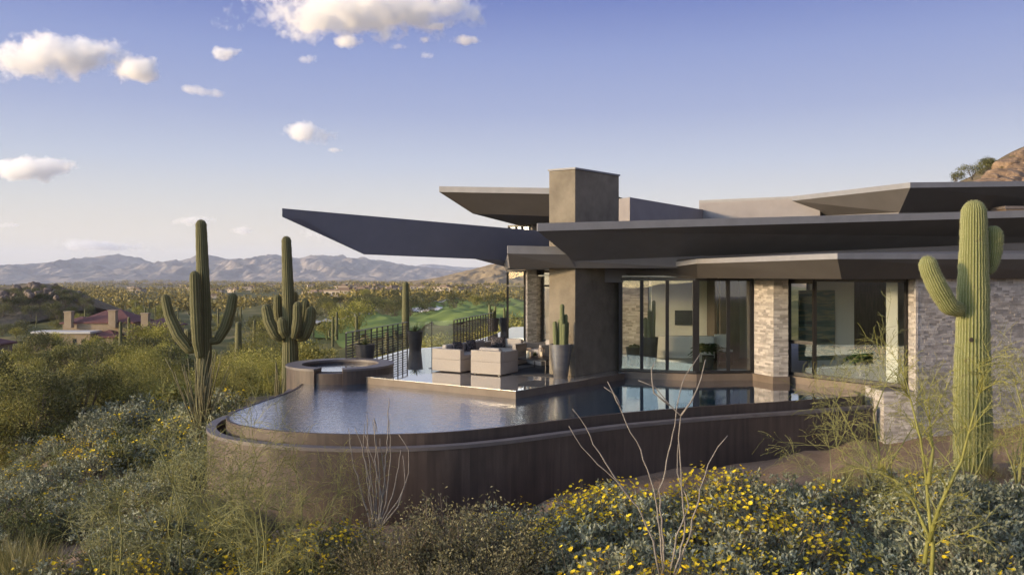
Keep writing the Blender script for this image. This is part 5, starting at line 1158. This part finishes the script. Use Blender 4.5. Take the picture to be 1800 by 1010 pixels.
# dead ocotillos in front of the pool wall
def canes_px(D, lines, r0):
    out = []
    for ln in lines:
        pts = []; 
        for i, (x, y, *d) in enumerate(ln): pts.append(P(x, y, D + (d[0] if d else 0)))
        # little kinks along each cane
        q = []; rr = random.Random(int(ln[0][0] * 7 + ln[-1][1]))
        for a, c in zip(pts[:-1], pts[1:]):
            m = max(2, int((c - a).length / .12))
            for j in range(m): q.append(a.lerp(c, j / m) + V((rr.gauss(0, .007), rr.gauss(0, .007), 0)))
        q.append(pts[-1]); n = len(q); out.append((q, [r0 * (1 - .62 * i / (n - 1)) for i in range(n)]))
    return out
D = 13.6; g1 = [[(652, 925), (640, 880, .1), (622, 820, .15), (612, 752, .2)], [(655, 925), (648, 860), (638, 790), (641, 745)], [(657, 925), (650, 850, -.1), (634, 775, -.15), (624, 752, -.15)], [(660, 925), (655, 860), (648, 800), (645, 728)], [(662, 925), (662, 850), (660, 780), (658, 735), (663, 760)], [(664, 925), (668, 850), (664, 790), (655, 740)], [(666, 925), (674, 855), (681, 790), (684, 700)], [(667, 925), (680, 870), (687, 800), (684, 740)], [(668, 925), (690, 870), (700, 820), (705, 790)], [(669, 925), (705, 870), (720, 830), (718, 790), (700, 762)], [(663, 925), (672, 880), (660, 820), (640, 760)], [(670, 925), (700, 890, -.1), (712, 850, -.1), (708, 800, -.1)], [(661, 925), (678, 860, .1), (672, 800, .1), (668, 770, .1)]]
bs = P(662, 930, D); ocotillo('dead_ocotillo', bs, canes_px(D, g1, .0155), M['deadwood'], 'dense bundle of grey dead canes before the left pool wall', 'dead ocotillos before the pool wall')
D = 10.6; g2 = [[(1160, 1010), (1148, 950), (1120, 890), (1090, 850), (1050, 815), (1022, 785), (1000, 748)], [(1120, 890), (1085, 845), (1045, 780), (1020, 735), (1006, 718)], [(1165, 1010), (1160, 930), (1150, 860), (1128, 790), (1100, 745), (1090, 715), (1083, 695), (1062, 680)], [(1090, 715), (1078, 690), (1068, 670)],
                       [(1168, 1010), (1163, 930), (1160, 860), (1180, 780), (1190, 730), (1193, 690), (1205, 660), (1232, 620)], [(1185, 1010), (1205, 930), (1198, 850), (1194, 790), (1196, 730), (1178, 712), (1150, 680), (1122, 668)], [(1196, 730), (1215, 705), (1232, 665), (1240, 632)], [(1178, 712), (1150, 690), (1144, 650), (1152, 635)], [(1188, 1010), (1215, 930), (1230, 860), (1245, 815), (1262, 785), (1279, 765)], [(1180, 1000), (1190, 940), (1212, 890), (1190, 830), (1192, 780)]]
bs = P(1172, 1020, D); ocotillo('dead_ocotillo', bs, canes_px(D, g2, .0135), M['deadwood'], 'branching grey dead canes among the yellow flowers', 'dead ocotillos before the pool wall')

# ------------------------------------------------------------------ foreground planting
bb = [brittlebush(1, 190), brittlebush(2, 120), brittlebush(3, 42), brittlebush(4, 18), brittlebush(5, 0), brittlebush(6, 0), brittlebush(7, 60, 'greenbush', .55, .5, 230, 7, .05, .02), brittlebush(8, 0, 'greenbush', .6, .5, 240, 7, .05, .02)]
PT = [V((p.x, p.y, 0)) for p in offset(weir, .85)] + [V((10.2, 21.0, 0)), V((14, 30, 0)), V((-4, 34, 0)), V((-7.2, 27, 0))]
BARE = [(-9.0, 17.2, 1.3), (-8.3, 15.6, .8), (-12.2, 20.5, 1.0), (-11.0, 24.5, 1.1), (-6.2, 12.2, .6)]
def free(p, m=0): return not inside(p, PT) and all(math.hypot(p.x - a, p.y - b_) > c for a, b_, c in BARE)
BL = {'full': ('brittlebush covered in yellow flowers in the bank before the pool wall', 'flowering brittlebush before the pool wall'), 'few': ('grey green brittlebush with a few yellow flowers in the foreground', 'sparsely flowering brittlebush'), 'plain': ('silvery grey brittlebush without flowers in the foreground', 'flowerless brittlebush'), 'green': ('green bursage bush in the foreground scrub', 'green bursage bushes')}
KIND = ['full', 'full', 'few', 'few', 'plain', 'plain', 'full', 'green']
def bush(k, x, y, s_, dz=-.03):
    s_ *= 1.28 if y < 16.5 else 1.1
    lb, g = BL[KIND[k]]; return put(bb[k], V((x, y, tz(x, y) + dz)), rd.uniform(0, 6.28), s_, lb, 'shrub', g)
rd = random.Random(77)
def zone(px0, px1, D0, D1, n, kinds, s0, s1, mind=.42):
    pts = []; t = 0
    while len(pts) < n and t < n * 40:
        t += 1; D = rd.uniform(D0, D1); px = rd.uniform(px0, px1); x = (px - CX) / F * D; p = V((x, D, 0))
        if not free(p) or any((p - q).length < mind for q in pts + PLACED): continue
        pts.append(p); bush(rd.choice(kinds), x, D, rd.uniform(s0, s1))
    PLACED.extend(pts)
PLACED = [V((-1.1, 12.0, 0)), V((.3, 12.3, 0)), V((-2.2, 12.4, 0)), V((5.5, 10.7, 0))]
zone(980, 1500, 10.2, 13.2, 30, [0, 1, 2, 4, 0, 3], .85, 1.15)
zone(880, 1320, 13.2, 15.6, 24, [0, 1, 0, 2, 3], .85, 1.2)
zone(1260, 1480, 13.4, 16.0, 10, [2, 4, 2, 3], .8, 1.05)
zone(1480, 1850, 9.8, 14.2, 34, [4, 5, 3, 4, 2], .8, 1.15)
zone(1500, 1850, 14.2, 16.0, 10, [5, 7, 3], .7, 1.0)
zone(380, 640, 11.2, 14.6, 22, [7, 6, 6, 7, 1], .75, 1.05)
zone(0, 420, 10.2, 13.0, 24, [7, 6, 3, 2, 6], .7, 1.0)
zone(40, 270, 17.5, 22.0, 28, [5, 4, 7, 3, 7], .9, 1.25)
zone(-60, 60, 16.5, 24.0, 14, [4, 2, 7], .8, 1.1)
zone(0, 200, 23, 30, 18, [2, 4, 0, 7], .9, 1.3, .8)
zone(230, 380, 18, 26, 20, [7, 7, 5, 3], .9, 1.3)
zone(380, 470, 20.5, 27, 12, [7, 4, 5], .8, 1.1)
zone(150, 400, 25, 33, 34, [7, 7, 2, 5, 3], 1.2, 1.8, .8)
zone(60, 330, 28, 36, 16, [7, 3, 7], 1.3, 2.0, 1.0)
zone(180, 400, 13.2, 17.5, 16, [7, 3, 5], .7, 1.0, .6)
# olive bush in the middle
cb_ = [creosote(1), creosote(2, .75, .9)]
for i, (px, D, s_, lb) in enumerate([(690, 12.2, 1.45, 'dense olive brown bush left of centre in the foreground'), (790, 12.6, 1.65, 'tall olive brown bush in the centre foreground'), (880, 12.3, 1.5, 'olive brown bush next to the yellow flowers'), (745, 11.2, 1.2, 'low olive brown bush at the bottom edge left of centre'), (850, 11.1, 1.2, 'low olive brown bush at the bottom edge of the centre'), (645, 11.3, 1.05, 'small olive brown bush at the left end of the olive thicket')]):
    put(cb_[i % 2], on(px, D, -.05), rd.uniform(0, 6), s_, lb, 'shrub', 'olive brown bushes in the foreground')
# palo verde saplings
D = 11.0; o_ = on(1634, D); L_ = lambda *pts: [P(x, y, D + d) - o_ for x, y, d in pts]
pv = twiggy('palo_verde_sapling', [[(0, 0, 0)] + L_((1640, 960, 0), (1633, 900, 0), (1628, 840, .1), (1618, 770, .15), (1600, 700, .2)), L_((1634, 950, 0), (1648, 900, -.1), (1665, 860, -.15), (1690, 810, -.2), (1703, 760, -.2), (1722, 690, -.3)), L_((1625, 990, 0), (1632, 940, .1), (1605, 880, .2), (1570, 840, .3)), L_((1632, 850, 0), (1640, 790, .2), (1634, 740, .3))], 2, 3, M['palobark'], M['paloleaf'], 3, .032, spread=.8, droop=.3, length=.62, kids=(5, 4), leaf=(.022, .007))
put(pv, o_, 0, 1, 'bright green palo verde sapling in the right foreground', 'tree', 'palo verde saplings')
pv2 = twiggy('palo_verde_sapling', [[(0, 0, 0), (-.1, 0, .5), (-.35, .1, 1.0), (-.6, .1, 1.4)], [(0, 0, 0), (.1, .05, .6), (.05, .1, 1.2), (.2, 0, 1.7)], [(0, 0, .1), (.25, 0, .5), (.55, -.1, 1.0)], [(0, 0, .1), (-.3, -.1, .5), (-.75, -.1, .8)]], 2, 8, M['palobark2'], M['paloleaf'], 3, .02, spread=.9, droop=.35, length=.7, kids=(5, 4), leaf=(.022, .007))
for px, D, rz, s_, lb in [(1540, 16.0, .3, 1.35, 'wispy palo verde sapling in front of the right end of the pool wall'), (1470, 15.3, 2.0, .8, 'small wispy palo verde left of the larger wispy one'), (1790, 15.0, 4.0, 1.3, 'wispy palo verde at the right edge below the saguaro'), (1700, 15.6, 5.0, 1.1, 'wispy palo verde around the foot of the big saguaro'), (430, 13.4, 1.0, 1.25, 'wispy palo verde shrub before the left end of the pool wall'), (330, 13.0, 3.4, 1.1, 'wispy palo verde shrub left of the pool'), (200, 12.4, 5.5, 1.0, 'wispy palo verde shrub in the left foreground'), (480, 12.3, 2.4, .9, 'low wispy palo verde at the bottom left of the pool wall'), (400, 14.2, .4, 1.05, 'tall wispy palo verde touching the left curve of the pool wall'), (540, 13.6, 3.0, .95, 'thin wispy palo verde left of the bundle of dead canes'), (300, 14.5, 4.4, 1.2, 'wispy palo verde shrub among the grey bushes at the left'), (450, 11.6, 5.2, 1.1, 'near wispy palo verde at the bottom edge left of the olive thicket')]:
    put(pv2, on(px, D, -.05), rz, s_, lb, 'tree', 'palo verde saplings')
# grasses
gt = [grass_tuft(1), grass_tuft(2, 150, .4, .4, 'straw', .006), grass_tuft(3, 170, .95, .3, 'grassblade', .009), grass_tuft(4, 90, .3, .3, 'straw', .005)]
GL = ['green yellow grass tuft between the foreground bushes', 'pale dry grass tuft between the foreground bushes', 'tall upright grass clump at the lower left', 'small straw coloured tuft on the bare soil']; k = 0
for px0, px1, D0, D1, n, ks, s0, s1 in [(-20, 620, 10, 16, 60, (0, 0, 1, 3), .7, 1.2), (200, 420, 13, 22, 40, (0, 1, 0), .8, 1.4), (1300, 1820, 13.5, 17.5, 60, (1, 0, 3, 1), .6, 1.1), (-20, 60, 11, 15, 12, (2,), .8, 1.3), (600, 1300, 10, 15, 40, (1, 3), .6, 1.0), (380, 560, 22, 34, 40, (0, 1), .9, 1.5)]:
    for i in range(n):
        D = rd.uniform(D0, D1); px = rd.uniform(px0, px1); x = (px - CX) / F * D
        if not free(V((x, D, 0))): continue
        t = rd.choice(ks); put(gt[t], V((x, D, tz(x, D) - .02)), rd.uniform(0, 6), rd.uniform(s0, s1), GL[t], 'grass tuft', 'grass tufts of the foreground')
for o in list(bb) + far_t + near_t + gt + cb_ + bo + bd + th:
    if not USED.get(o.name): print('UNUSED', o.name)

# ------------------------------------------------------------------ evening haze over the valley
def haze():
    b = MB(); b.box((0, 5000, 190), (46000, 32000, 720))
    m, n, L, bs = nodes('valley_haze'); n.remove(bs); v = n.new('ShaderNodeVolumePrincipled'); v.inputs['Color'].default_value = (0.74, 0.82, 1.0, 1); v.inputs['Density'].default_value = HAZE; v.inputs['Anisotropy'].default_value = 0.0
    L.new(v.outputs[0], n['Material Output'].inputs['Volume']); o = b.build('haze', m, uv=False); tag(o, kind='stuff')
HAZE = 4.6e-5
haze()
